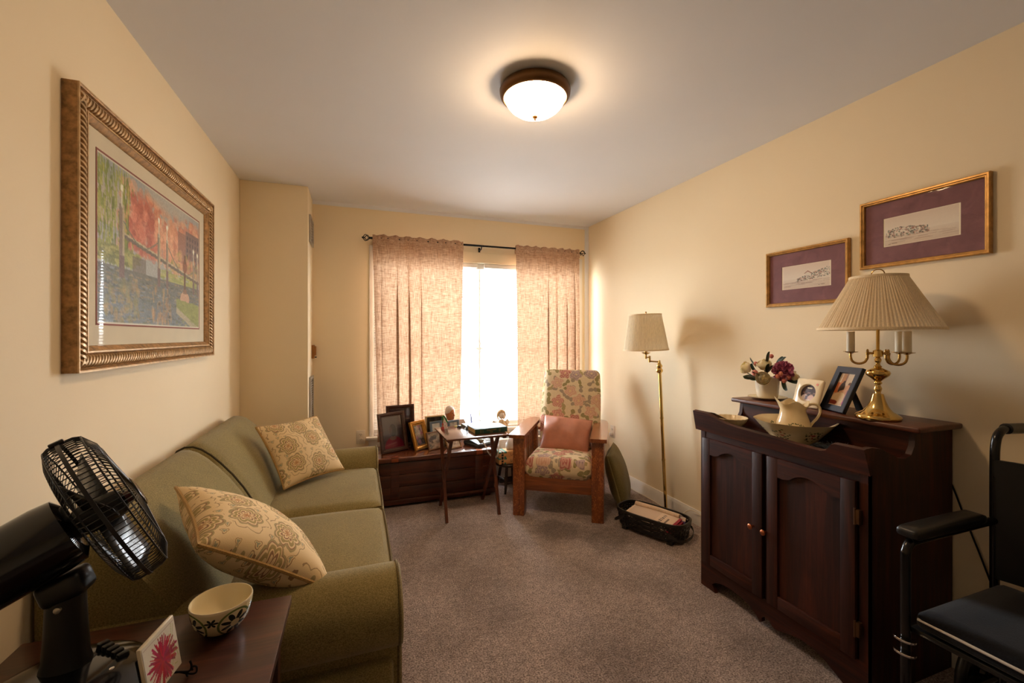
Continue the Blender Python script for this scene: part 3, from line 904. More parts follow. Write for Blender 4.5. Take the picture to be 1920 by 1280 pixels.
# tile on a wire stand
t = thing('picture_tile', 'white tile with a crimson dahlia on a black wire stand', 'tile', (-.36, 1.055, ET), 81)
cv = Canvas(110, 110, (206, 196, 178))
cv.rect(.03, .97, .93, .94, (150, 120, 120)); cv.rect(.06, .065, .05, .94, (170, 140, 140))
rs = np.random.RandomState(4)
for k in range(150):
    a = rs.uniform(0, 2 * math.pi); r0 = rs.uniform(0, .1); r1 = rs.uniform(.2, .46)
    cv.line(.5 + r0 * math.cos(a), .45 + r0 * math.sin(a), .5 + r1 * math.cos(a), .45 + r1 * math.sin(a) * .98, rs.uniform(.008, .022), (rs.randint(120, 190), rs.randint(10, 40), rs.randint(40, 70)), .85)
for k in range(10): cv.line(rs.uniform(.7, .95), rs.uniform(.05, .9), rs.uniform(.75, .97), rs.uniform(.1, .95), .008, (130, 140, 60), .5)
TM = T(0, 0, .018) @ RX(-9)
obj('tile_body', MB().bx(-.054, .054, 0, .008, 0, .108, .0025, 2, TM), plain('ivory_tile', (214, 202, 176), .2, var=.02), t)
print_obj('printed_face', cv, .103, .103, t, TM @ T(0, -.0006, .0025), printmat('glossy_print', .15))
sm = MB()
for sx in (-1, 1):
    x = sx * .035
    pts = [(x, .05, .002), (x, .02, .012), (x, -.004, .013), (x, -.022, .012), (x, -.027, .022), (x, -.024, .034)]
    sm.tube(bez(pts, 5), .0022, 6)
    sm.tube(bez([(x, -.004, .013), (x, -.026, .006), (x, -.036, .008), (x, -.036, .02), (x, -.028, .02), (x, -.029, .013)], 5), .002, 6)
    sm.tube([(x, .02, .012), (x, .034, .09)], .002, 6)
    sm.tube([(x, -.015, .012), (x, -.02, .0015)], .002, 6)
sm.tube([(-.035, .02, .012), (.035, .02, .012)], .002, 6).tube([(-.035, .034, .09), (.035, .034, .09)], .002, 6)
obj('wire_stand', sm, M_black, t)

# table fan
M_gloss = plain('glossy_black_plastic', (10, 10, 11), .12, var=.05, coat=.3)
M_blackp = plain('black_plastic', (13, 13, 14), .35, var=.05)
FC = Vector((-.513, 1.18, .942)); FN = Vector((.80, .42, .43)).normalized()
FO = Vector((-.562, 1.145, ET))
t = thing('table_fan', 'black table fan with wire cage tilted up on the end table', 'fan', FO)
fx = Vector((0, 0, 1)).cross(FN).normalized(); fy = FN.cross(fx)
FM = Matrix(((fx.x, fy.x, FN.x, FC.x - FO.x), (fx.y, fy.y, FN.y, FC.y - FO.y), (fx.z, fy.z, FN.z, FC.z - FO.z), (0, 0, 0, 1)))
base = MB().lathe([(0, 0), (.128, 0), (.132, .006), (.130, .016), (.115, .028), (.085, .038), (.06, .042), (0, .043)], 48, T(.015, -.03, 0) @ S(1.08, 1.0, 1))
ob = obj('base', base, M_gloss, t)
obj('control_panel', MB().lathe([(0, 0), (.062, 0), (.06, .006), (.05, .01), (0, .011)], 32, T(.065, .02, .026) @ RY(14) @ S(1.1, .8, 1)), M_gloss, ob)
for k in range(5):
    obj('speed_button', MB().box((0, 0, 0), (.013, .020, .013), .003, 2, T(.043 + k * .013, .040 - k * .011, .047 - k * .0015) @ RZ(-40)), M_blackp, ob)
obj('power_knob', MB().lathe([(0, 0), (.007, 0), (.006, .006), (0, .007)], 16, T(.09, -.04, .034)), metal('chrome', (215, 215, 215), .1), ob)
post = MB()
rings = []
for z, a, b_ in ((.02, .05, .036), (.06, .040, .030), (.12, .036, .027), (.19, .033, .026)):
    rings.append([(a * math.cos(q) * (1 if abs(math.cos(q)) < .9 else .95), b_ * math.sin(q), z) for q in [2 * math.pi * k / 20 for k in range(20)]])
post.loft(rings)
ob = obj('neck', post, M_blackp, t)
obj('pivot_screw', MB().lathe([(0, 0), (.007, 0), (.006, .004), (0, .005)], 14, T(.0, -.026, .17) @ RX(90)), metal('steel_screw', (190, 188, 180), .25), ob)
obj('tilt_bracket', MB().box((0, 0, 0), (.075, .06, .05), .012, 3, T(.0, 0, .205) @ RY(-20)), M_blackp, t)
mot = MB().lathe([(0, -.265), (.04, -.262), (.06, -.25), (.068, -.225), (.070, -.16), (.073, -.09), (.070, -.06), (.05, -.05), (0, -.048)], 40, FM)
obj('motor_housing', mot, M_gloss, t)
FR = .168
def cage(sign, depth, n, r_in):
    mb = MB()
    for k in range(n):
        a = 2 * math.pi * k / n
        prof = [(FR, 0), (FR * .995, sign * depth * .4), (FR * .965, sign * depth * .6), (FR * .80, sign * depth * .84), (r_in, sign * depth)]
        mb.tube([FM @ Vector((r * math.cos(a), r * math.sin(a), z)) for r, z in prof], .0011, 4, cap=False)
    for r, z in ((FR * .965, sign * depth * .6), (FR * .72, sign * depth * .87), (r_in, sign * depth)):
        mb.tube([FM @ Vector((r * math.cos(q), r * math.sin(q), z)) for q in [2 * math.pi * k / 48 for k in range(48)]], .0018, 5, closed=True)
    return mb
g = obj('front_cage', cage(1, .058, 96, .035), M_blackp, t)
obj('cage_badge', MB().lathe([(0, .053), (.036, .055), (.036, .061), (.03, .064), (0, .065)], 28, FM), M_gloss, g)
g = obj('rear_cage', cage(-1, .044, 84, .05), M_blackp, t)
obj('rim_band', MB().lathe([(FR - .001, -.0035), (FR + .003, -.0035), (FR + .003, .0035), (FR - .001, .0035)], 60, FM, close=True), M_blackp, t)
obj('rim_clip', MB().box((0, FR + .003, 0), (.012, .01, .024), .002, 2, FM), M_blackp, t)
blm = plain('smoky_fan_blade', (52, 54, 58), .25, var=.05)
for k in range(3):
    a0 = k * 2 * math.pi / 3 + .5; rows = []
    for i in range(9):
        r = .03 + (.155 - .03) * i / 8; hw = .25 + .28 * math.sin(math.pi * min(1, .25 + .7 * i / 8))
        rows.append([tuple(FM @ Vector((r * math.cos(a0 + hw * u), r * math.sin(a0 + hw * u), .022 * u - .004))) for u in (-1, -.6, -.2, .2, .6, 1)])
    vv = [p for r_ in rows for p in r_]
    ff = [(i * 6 + j, i * 6 + j + 1, (i + 1) * 6 + j + 1, (i + 1) * 6 + j) for i in range(8) for j in range(5)]
    o = obj('blade', MB().add(vv, ff), blm, t, 180)
    so = o.modifiers.new('thickness', 'SOLIDIFY'); so.thickness = .002
obj('hub', MB().lathe([(0, -.07), (.022, -.07), (.032, -.03), (.032, .01), (.026, .03), (.01, .038), (0, .039)], 28, FM), M_blackp, t)
obj('hub_cap', MB().lathe([(0, .052), (.013, .05), (.013, .034), (0, .033)], 20, FM), plain('dark_red_plastic', (88, 14, 22), .3), t)

# ---------------------------------------------------------------- framed prints on the walls
def autumn_bridge():
    c = Canvas(210, 130, (150, 150, 146))
    c.grad(.60, 1.0, (176, 160, 140), (140, 144, 148))
    c.dabs(420, .15, 1, .48, .93, .022, .03, [(186, 116, 84), (200, 136, 100), (172, 92, 70), (206, 154, 120), (182, 124, 102)], .5, 1)
    c.ell(.6, 1.0, .3, .14, (164, 160, 152), .9, .6)
    c.dabs(200, .2, .5, .5, .86, .018, .028, [(166, 82, 68), (180, 96, 76), (188, 112, 90), (150, 74, 62)], .55, 2)
    c.dabs(160, .45, .72, .5, .80, .018, .028, [(204, 146, 114), (190, 122, 94), (212, 164, 130)], .5, 22)
    c.rect(.70, .80, .55, .80, (140, 100, 88), .9); c.rect(.80, 1, .5, .84, (112, 92, 92), .9)
    for k in range(5):
        for j in range(5): c.rect(.815 + k * .038, .832 + k * .038, .55 + j * .055, .58 + j * .055, (82, 72, 78))
    c.dabs(120, .62, 1, .42, .62, .018, .026, [(182, 124, 96), (160, 104, 82), (196, 152, 108), (140, 140, 70)], .5, 3)
    for k in range(240):
        rs = np.random.RandomState(400 + k); x = rs.uniform(0, .26) * (1 - .2 * rs.rand()); y = rs.uniform(.42, 1.0)
        c.line(x, y, x + rs.uniform(-.01, .01), y - rs.uniform(.04, .14), .004, [(104, 118, 44), (128, 138, 56), (84, 98, 38), (158, 156, 76)][rs.randint(4)], .75)
    c.dabs(120, 0, .3, .38, .48, .025, .012, [(120, 126, 62), (150, 144, 78), (98, 104, 54)], .7, 5)
    c.dabs(80, .5, .95, .36, .44, .03, .010, [(160, 158, 86), (134, 140, 72)], .7, 6)
    # water
    c.grad(0, .36, (96, 106, 112), (92, 92, 84))
    c.dabs(700, 0, 1, 0, .35, .016, .005, [(70, 78, 80), (112, 122, 130), (132, 112, 84), (78, 84, 58), (150, 126, 92), (62, 62, 60)], .6, 7)
    c.dabs(70, .05, .3, .02, .3, .012, .03, [(160, 124, 74), (120, 112, 60)], .35, 8)
    c.dabs(60, .42, .62, .02, .3, .008, .03, [(176, 130, 84), (150, 108, 74)], .45, 9)
    # bridge
    c.line(.18, .57, .98, .42, .016, (96, 86, 74)); c.line(.18, .585, .98, .435, .006, (176, 160, 128))
    for x, y, w in ((.15, .5, .035), (.47, .46, .03), (.56, .45, .026), (.90, .40, .022), (.96, .39, .02)):
        c.rect(x, x + w, .30, y + .28 - x * .1, (120, 104, 90)); c.rect(x + w * .55, x + w, .30, y + .28 - x * .1, (164, 148, 118))
        c.rect(x, x + w, .30, .44, (104, 82, 78)); c.line(x + w / 2, y + .26 - x * .1, x + w / 2, y + .36 - x * .1, .004, (190, 186, 168)); c.ell(x + w / 2, y + .38 - x * .1, .011, .022, (226, 220, 200))
    for x0, x1, y0, y1 in ((.18, .47, .66, .62), (.59, .9, .62, .5)):
        for k in range(12):
            a = k / 12; b_ = (k + 1) / 12
            c.line(x0 + (x1 - x0) * a, y0 + (y1 - y0) * a - .1 * math.sin(a * 3.14), x0 + (x1 - x0) * b_, y0 + (y1 - y0) * b_ - .1 * math.sin(b_ * 3.14), .004, (96, 104, 88))
    c.rect(.25, .36, .36, .46, (92, 82, 70), .7)
    # lamp on stone base and lawn
    c.rect(.775, .80, .32, .50, (86, 56, 40)); c.ell(.79, .53, .03, .06, (126, 78, 54)); c.rect(.78, .80, .55, .62, (90, 60, 44))
    c.ell(.79, .25, .06, .06, (178, 138, 110)); c.rect(.765, .815, .29, .33, (120, 86, 66))
    m = (c.x > .68) & (c.y < .24 - (c.x - .68) * .1) & (c.y > .17 - (c.x - .68) * .52)
    c.put(m, (124, 128, 60), .95); m2 = (c.x > .68) & (c.y <= .17 - (c.x - .68) * .52) & (c.y > .12 - (c.x - .68) * .55)
    c.put(m2, (160, 146, 116), .95)
    c.dabs(60, .72, 1, .02, .22, .02, .01, [(104, 112, 48), (146, 146, 76)], .3, 11)
    for x, y in ((.49, .17), (.6, .08)): c.ell(x, y, .012, .012, (70, 56, 40))
    n = c.rs.normal(0, 7, c.a.shape[:2])[..., None]; c.a = np.clip((c.a + n - 110) * 1.12 + 132, 0, 255)
    # white margin
    c.rect(0, 1, 0, .012, (226, 216, 196)); c.rect(0, 1, .985, 1, (226, 216, 196)); c.rect(0, .006, 0, 1, (226, 216, 196)); c.rect(.992, 1, 0, 1, (226, 216, 196))
    return c

W, Hh = 1.25, .84
t = thing('framed_print', 'large framed print of an autumn park bridge in a roped gold frame above the sofa', 'picture', (XL, 2.212, 1.21), 90)
M_gilt = plain('antique_gold_leaf', (190, 158, 116), .36, .35, .14, 30)
M_giltd = plain('mottled_gold_side', (160, 122, 78), .5, .25, .22, 60)
fr = obj('frame', MB().ring_frame(W, Hh, [(0, 0), (0, -.036), (.004, -.040), (.008, -.038), (.010, -.03), (.014, -.026), (.052, -.026), (.055, -.03), (.060, -.032), (.064, -.028), (.074, -.02), (.078, -.012), (.078, 0)]), M_giltd, t, 25)
rp_ = MB()
bead = MB().lathe([(0, -1), (.5, -.86), (.86, -.5), (1, 0), (.86, .5), (.5, .86), (0, 1)], 6)
def rope(p0, p1, yaw):
    L = (Vector(p1) - Vector(p0)).length; n = int(L / .0165); d = (Vector(p1) - Vector(p0)).normalized()
    ang = math.degrees(math.atan2(d.z, d.x))
    for k in range(n):
        q = Vector(p0) + d * (L * (k + .5) / n)
        M = T(q.x, -.028, q.z) @ RY(-ang) @ RY(yaw) @ S(.0078, .0135, .0225)
        rp_.add(bead.v, bead.f, M)
i_ = .033
for a, b_ in (((-W / 2 + .02, 0, i_), (W / 2 - .02, 0, i_)), ((W / 2 - i_, 0, .02), (W / 2 - i_, 0, Hh - .02)), ((W / 2 - .02, 0, Hh - i_), (-W / 2 + .02, 0, Hh - i_)), ((-W / 2 + i_, 0, Hh - .02), (-W / 2 + i_, 0, .02))):
    rope(a, b_, 28)
obj('rope_molding', rp_, M_gilt, fr, 60)
obj('gold_fillet', MB().ring_frame(W, Hh, [(.0, -.0365), (.0, -.0405), (.005, -.0405), (.005, -.0365)]).ring_frame(W, Hh, [(.057, -.030), (.057, -.0335), (.062, -.0335), (.062, -.03)]), M_gilt, fr, 25)
obj('mat_board', MB().ring_frame(W - .15, Hh - .15, [(0, -.009), (0, -.011), (.088, -.011), (.0895, -.009)], T(0, 0, .075)), plain('cream_mat', (222, 208, 182), .85, var=.02), t, 25)
obj('mat_border', MB().ring_frame(.955, .565, [(0, -.010), (0, -.0125), (.006, -.0125), (.006, -.010)], T(0, 0, .1425)), plain('rose_mat', (150, 92, 84), .85), t, 25)
print_obj('print', autumn_bridge(), .945, .555, t, T(0, -.0118, .1475))
obj('backing', MB().bx(-W / 2 + .05, W / 2 - .05, -.006, 0, .05, Hh - .05), M_dark, t, 0)
obj('glass', MB().bx(-W / 2 + .072, W / 2 - .072, -.0165, -.0145, .072, Hh - .072), pictureglass(), t, 0)

def shore(seed, left):
    c = Canvas(120, 66, (226, 206, 186))
    c.grad(.42, 1, (236, 222, 206), (226, 202, 184)); c.grad(0, .42, (214, 190, 170), (230, 214, 198))
    x0, x1 = (.04, .62) if left else (.33, .98)
    for k in range(260):
        rs = np.random.RandomState(seed * 1000 + k); u = rs.uniform(0, 1); x = x0 + (x1 - x0) * u
        top = (.62 - .2 * abs(u - .35)) if left else (.42 + .36 * u)
        y = rs.uniform(.30 + (.0 if left else .14 * u), top)
        col = [(96, 104, 88), (150, 96, 84), (176, 168, 156), (186, 128, 110), (80, 78, 74), (206, 190, 176)][rs.randint(6)]
        c.ell(x, y, .011, .02, col, .8)
    if not left:
        c.rect(.50, .60, .50, .60, (226, 214, 198)); c.line(.49, .60, .55, .68, .012, (160, 108, 92)); c.line(.55, .68, .61, .60, .012, (160, 108, 92))
    c.dabs(30, .1, .95, .12, .32, .10, .012, [(170, 132, 116), (204, 184, 168), (150, 118, 108)], .4, seed)
    c.line(.08 if left else .76, .10, .2 if left else .88, .12, .006, (110, 84, 74))
    for a in ((0, 1, 0, .05), (0, 1, .955, 1), (0, .028, 0, 1), (.972, 1, 0, 1)): c.rect(*a, (246, 232, 206))
    return c
def matmat():
    m, nt, b = newmat('marbled_plum_mat')
    v = coords(nt)
    n = noise(nt, v, 16, 5, .7, .8)
    th = nd(nt, 'ShaderNodeTexNoise', Scale=40.0, Detail=1.0, Distortion=4.0); lk(nt, coords(nt, (1, 1, 3)), th.inputs['Vector'])
    c = ramp(nt, n, [(.3, (112, 66, 72)), (.7, (140, 90, 96))]).outputs[0]
    f = math_(nt, 'LESS_THAN', math_(nt, 'ABSOLUTE', math_(nt, 'SUBTRACT', th.outputs['Fac'], .62)), .012)
    lk(nt, mixc(nt, math_(nt, 'MULTIPLY', f, .35), c, (186, 144, 120)), b.inputs['Base Color'])
    b.inputs['Roughness'].default_value = .7
    return m
M_plum = matmat(); M_gold2 = plain('warm_gilt_wood', (182, 138, 76), .35, .5, .12, 40)
for lab, yc, z0, left, seed, tint in (('purple matted seaside print in a narrow gold frame above the table lamp', 1.137, 1.627, True, 3, 0),
                                ('purple matted seaside cottage print in a narrow gold frame above the vase of roses', 1.632, 1.483, False, 5, 1)):
    t = thing('framed_print', lab, 'picture', (XR, yc, z0), -90)
    w, h = .446, .308
    obj('frame', MB().ring_frame(w, h, [(0, 0), (0, -.018), (.003, -.022), (.009, -.022), (.012, -.017), (.015, -.017), (.018, -.014), (.019, -.008), (.019, 0)]), M_gold2, t, 25)
    obj('mat_board', MB().ring_frame(w - .034, h - .034, [(0, -.0042), (0, -.0062), (.0725, -.0062), (.0735, -.0042)], T(0, 0, .017)), M_plum, t, 25)
    print_obj('print', shore(seed, left), .266, .134, t, T(0, -.0045, .087))
    obj('backing', MB().bx(-w / 2 + .01, w / 2 - .01, -.0035, 0, .01, h - .01), M_dark, t, 0)
    obj('glass', MB().bx(-w / 2 + .018, w / 2 - .018, -.0095, -.008, .018, h - .018), pictureglass(), t, 0)

# ---------------------------------------------------------------- dry sink cabinet
M_pine = wood('dark_pine_x', (32, 12, 6), (88, 38, 18), 'x', 1.0, .5, .0, spec=.3)
M_pinez = wood('dark_pine_z', (30, 11, 6), (80, 34, 16), 'z', 1.0, .5, .0, spec=.3)
M_pinetop = wood('pine_shelf_top', (62, 27, 13), (122, 60, 32), 'x', 1.0, .4, .1)
t = thing('dry_sink', 'dark pine dry sink cabinet with two arched panel doors and raised back shelf', 'cabinet', (1.73, 1.4275, 0), -90)
HW = .40
for sx in (-1, 1):
    x0 = sx * HW - (.02 if sx > 0 else 0)
    prof = [(0, 0), (0, .83), (-.028, .905), (-.022, .912), (.02, .914), (.07, .906), (.12, .884), (.17, .862), (.21, .856), (.245, .868), (.265, .9), (.272, .952), (.505, .952), (.505, 0)]
    # x-z prism turned so that its outline lies in y-z
    obj('side_panel', MB().prism([(p[0], p[1]) for p in prof], .02, Matrix(((0, 1, 0, x0), (1, 0, 0, 0), (0, 0, 1, 0), (0, 0, 0, 1)))), M_pinez, t, 30)
ap = [(-HW, 0), (-.302, 0), (-.312, .02), (-.325, .036), (-.30, .056), (-.26, .068), (-.208, .074), (-.15, .070), (-.10, .058), (-.065, .038), (-.044, .016), (-.034, .022), (-.034, .040), (-.025, .052), (-.008, .054), (.008, .048), (.018, .036), (.03, .030), (.06, .036), (.10, .052), (.15, .062), (.20, .060), (.25, .044), (.29, .022), (.316, .006), (.322, 0), (HW, 0), (HW, .135), (-HW, .135)]
obj('apron', MB().prism(ap, .02, T(0, -.002, 0)), M_pine, t, 30)
obj('stile', MB().bx(-HW, -.372, -.002, .02, .135, .825), M_pinez, t)
obj('stile', MB().bx(.37, HW, -.002, .02, .135, .825), M_pinez, t)
obj('stile', MB().bx(-.03, .015, .002, .02, .135, .79), M_pinez, t)
obj('top_rail', MB().bx(-.372, .37, 0, .02, .785, .835), M_pine, t)
obj('well_floor', MB().bx(-.38, .38, 0, .5, .815, .83), M_pine, t)
obj('back_board', MB().bx(-.38, .38, .27, .285, .83, .952), M_pine, t)
obj('rear_board', MB().bx(-.38, .38, .49, .503, .02, .93), M_pine, t)
obj('bottom_board', MB().bx(-.38, .38, .02, .49, .10, .118), M_pine, t)
obj('shelf', MB().bx(-.43, .43, .235, .512, .953, .975, .007, 3), M_pinetop, t)
gal = [(-.418, .828), (-.412, .932), (-.33, .932), (-.30, .926), (-.27, .915), (-.235, .904), (-.19, .897), (-.133, .893), (.048, .886), (.20, .880), (.25, .880), (.272, .887), (.285, .902), (.296, .916), (.31, .922), (.412, .924), (.418, .828)]
obj('gallery_rail', MB().prism(gal, .02, T(0, -.022, .0) @ T(0, .03, .83) @ RX(14) @ T(0, -.03, -.83)), M_pine, t, 30)
M_copper = metal('aged_copper', (176, 104, 70), .35)
for (x0, x1, kx, hx) in ((-.376, -.02, -.0655, None), (.004, .366, .0005, .368)):
    z0, z1 = .135, .786; sw = .052
    g = MB().bx(x0, x0 + sw, -.018, .001, z0, z1, .002).bx(x1 - sw, x1, -.018, .001, z0, z1, .002)
    if True:
        door = obj('door', g, M_pinez, t)
    obj('lower_rail', MB().bx(x0 + sw, x1 - sw, -.018, .001, z0, z0 + .055, .002), M_pine, door)
    a, b_ = x0 + sw, x1 - sw; wd = b_ - a; mid = (a + b_) / 2
    ar = [(a, z1), (a, .705), (a + wd * .12, .705), (a + wd * .22, .712)] + [(mid + wd * .28 * u, .742 - .028 * u * u) for u in (-.9, -.6, -.3, 0, .3, .6, .9)] + [(b_ - wd * .22, .712), (b_ - wd * .12, .705), (b_, .705), (b_, z1)]
    obj('arched_rail', MB().prism(ar, .019, T(0, -.018, 0)), M_pine, door, 30)
    obj('panel', MB().bx(a - .005, b_ + .005, -.006, .0, z0 + .05, z1 - .035), M_pinez, door)
    obj('knob', MB().lathe([(0, .026), (.008, .025), (.0125, .021), (.012, .016), (.006, .012), (.005, 0), (0, 0)], 24, T(kx, -.018, .446) @ RX(90)), M_copper, door)
    if hx:
        for z in (.25, .66):
            hm = MB().tube([(hx - .001, -.02, z - .03), (hx - .001, -.02, z + .03)], .004, 8).bx(hx, hx + .014, -.0215, -.0, z - .026, z + .026, .001)
            obj('hinge', hm, plain('dark_brass_hinge', (96, 66, 40), .4, .7), door)

def cabpt(lx, ly): return (1.73 + ly, 1.4275 - lx)
# wash basin, pitcher, scalloped dish, doily dish
def sprigmat(name, n, zc, zh, base=(226, 206, 164), sc=1.0):
    """cream glaze with sprays of red blossom and green leaf round the body"""
    m, nt, b = newmat(name)
    tc = nt.nodes.new('ShaderNodeTexCoord'); sp = nt.nodes.new('ShaderNodeSeparateXYZ'); lk(nt, tc.outputs['Object'], sp.inputs[0])
    th = math_(nt, 'ARCTAN2', sp.outputs[1], sp.outputs[0])
    u = math_(nt, 'SUBTRACT', math_(nt, 'FRACT', math_(nt, 'MULTIPLY_ADD', th, n / (2 * math.pi), .3)), .5)
    v = math_(nt, 'DIVIDE', math_(nt, 'SUBTRACT', sp.outputs[2], zc), zh)
    cb = nt.nodes.new('ShaderNodeCombineXYZ'); lk(nt, th, cb.inputs[0]); lk(nt, math_(nt, 'MULTIPLY', sp.outputs[2], 14.0), cb.inputs[1])
    r = math_(nt, 'SQRT', math_(nt, 'ADD', math_(nt, 'POWER', math_(nt, 'MULTIPLY', u, 2.6), 2.0), math_(nt, 'POWER', v, 2.0)))
    vo = nd(nt, 'ShaderNodeTexVoronoi', _voronoi_dimensions='2D', Scale=9.0 * sc); lk(nt, cb.outputs[0], vo.inputs['Vector'])
    scs = nt.nodes.new('ShaderNodeSeparateColor'); lk(nt, vo.outputs['Color'], scs.inputs[0])
    inside = math_(nt, 'MULTIPLY', math_(nt, 'LESS_THAN', r, .8), math_(nt, 'LESS_THAN', vo.outputs['Distance'], .36))
    core = math_(nt, 'LESS_THAN', r, .36)
    c = mixc(nt, math_(nt, 'MULTIPLY', inside, math_(nt, 'GREATER_THAN', scs.outputs[0], .25)), base, (96, 104, 70))
    c = mixc(nt, math_(nt, 'MULTIPLY', inside, core), c, (178, 66, 66))
    lk(nt, c, b.inputs['Base Color']); b.inputs['Roughness'].default_value = .14
    bump(nt, b, noise(nt, coords(nt), 40, 2), .03, .002)
    return m
px, py = cabpt(.0, .165)
WB = .83
t = thing('wash_basin', 'cream china wash basin with rose sprigs in the dry sink tray', 'basin', (px - .005, py, WB))
rip = lambda a, j: 1 + .018 * math.cos(a * 8) * (1 if 5 <= j <= 9 else 0)
obj('body', MB().lathe([(0, .004), (.06, .003), (.066, 0), (.072, .004), (.092, .022), (.118, .05), (.142, .078), (.158, .098), (.163, .103), (.158, .102), (.138, .080), (.112, .052), (.085, .024), (.06, .012), (0, .010)], 64, ripple=rip), sprigmat('sprigged_basin_glaze', 6, .052, .034), t, 60)
t = thing('pitcher', 'cream china pitcher with rose sprigs standing in the basin', 'pitcher', (px - .012, py - .0, WB + .011), -40)
t.scale = (1.12, 1.12, 1.18)
def spout(a, j):
    if j < 7: return 1
    s_ = max(0, math.cos(a - math.pi)) ** 3
    return 1 + s_ * (.30 if j >= 8 else .12) + .05 * max(0, math.cos(a)) ** 4
pr_ = [(0, 0), (.042, 0), (.046, .004), (.055, .02), (.061, .045), (.06, .068), (.05, .095), (.042, .112), (.043, .128), (.052, .145), (.050, .1455), (.041, .128), (.039, .112), (.046, .095), (.056, .068), (.056, .045), (.044, .012), (0, .008)]
pm = MB().lathe(pr_, 48, ripple=lambda a, j: spout(a, j) if j < 11 else (spout(a, 17 - j + 0) if 17 - j >= 7 else 1))
vv = []
for (x, y, z) in pm.v:
    if z > .11: z += .008 * max(0, -x / .05) + .010 * math.cos(math.atan2(y, x) * 4) * (z - .11) / .035
    vv.append((x, y, z))
pm.v = vv
obj('body', pm, sprigmat('sprigged_pitcher_glaze', 3, .05, .032, sc=1.2), t, 60)
obj('handle', MB().tube(bez([(.040, 0, .115), (.046, 0, .132), (.066, 0, .143), (.088, 0, .136), (.093, 0, .115), (.082, 0, .09), (.066, 0, .07), (.056, 0, .05), (.058, 0, .035)], 6), [.005] * 43 + [.0065] * 6, 10), plain('cream_china', (226, 206, 164), .14, var=.02), t)
qx, qy = cabpt(-.345, .145)
t = thing('scalloped_dish', 'cream fluted china dish at the far end of the dry sink tray', 'dish', (qx, qy, WB))
flt = lambda a, j: 1 + (.06 * abs(math.cos(a * 9)) - .03) * (1 if 2 <= j <= 7 else 0)
obj('body', MB().lathe([(0, .002), (.03, 0), (.036, .003), (.056, .018), (.072, .036), (.082, .056), (.08, .057), (.068, .036), (.05, .018), (.03, .008), (0, .007)], 72, ripple=flt), plain('ivory_china', (232, 212, 170), .14, var=.02), t, 60)
qx, qy = cabpt(.215, .125)
t = thing('shallow_dish', 'shallow grey glass dish holding a pink shell beside the wash basin', 'dish', (qx, qy, WB))
obj('plate', MB().lathe([(0, .004), (.06, .003), (.08, .012), (.098, .024), (.097, .0265), (.078, .016), (.058, .007), (0, .007)], 48), plain('smoky_glass', (74, 78, 86), .08, var=.04), t, 60)
obj('shell', MB().lathe([(0, .0), (.012, .002), (.016, .01), (.011, .018), (.004, .022), (0, .022)], 18, T(-.02, -.045, .012) @ RY(25), ripple=lambda a, j: 1 + .08 * math.cos(a * 7)), plain('pink_shell', (196, 150, 140), .4), t)
fz = MB()
for k in range(60):
    a = rnd.uniform(0, 6.28); r0 = rnd.uniform(0, .03); L = rnd.uniform(.02, .05)
    x, y = .03 + r0 * math.cos(a), .035 + r0 * math.sin(a)
    fz.tube([(x, y, .012), (x + L * .6 * math.cos(a), y + L * .6 * math.sin(a), .026), (x + L * math.cos(a), y + L * math.sin(a), .02 + rnd.uniform(0, .018))], .0007, 4)
o = obj('dried_grass', fz, plain('grey_blue_fibres', (92, 104, 116), .8), t); o['kind'] = 'stuff'
qx, qy = cabpt(-.035, .06)
t = thing('lace_doily', 'white lace doily under the wash basin', 'doily', (px - .005, py, WB))
# the doily is a thin crocheted mat just under the basin's foot
obj('crochet_mat', MB().lathe([(0, -.0005), (.12, -.0005), (.128, .0), (.12, .0012), (0, .0012)], 64, ripple=lambda a, j: 1 + .03 * abs(math.cos(a * 12)) * (1 if 1 <= j <= 3 else 0)), fabric('white_lace', (200, 190, 165), (236, 226, 204), 300), t)

# vase of roses and peonies
SH = .975
t = thing('flower_vase', 'white vase of cream roses and pink peonies on a saucer', 'vase of flowers', (2.105, 1.745, SH), 40)
M_wch = plain('white_china', (232, 222, 200), .18, var=.02)
obj('saucer', MB().lathe([(0, .003), (.05, .002), (.07, .004), (.092, .012), (.094, .014), (.09, .015), (.068, .009), (.045, .007), (0, .007)], 40), plain('gold_rim_saucer', (206, 190, 150), .2), t, 60)
obj('pot', MB().lathe([(0, .008), (.046, .008), (.050, .012), (.054, .04), (.060, .115), (.0615, .118), (.058, .118), (.052, .04), (.046, .02), (0, .02)], 44), M_wch, t, 50)
def petal_mesh(w, h, cup, n=6):
    rows = []
    for i in range(n + 1):
        v = i / n
        hw = w * math.sin(math.pi * (.12 + .76 * v)) ** .7
        rows.append([(hw * u, -cup * (1 - u * u) * math.sin(v * 2.2) * .5 - (.25 * cup * max(0, v - .75) * 4), h * v + .05 * h * (1 - u * u) * v) for u in (-1, -.5, 0, .5, 1)])
    return rows
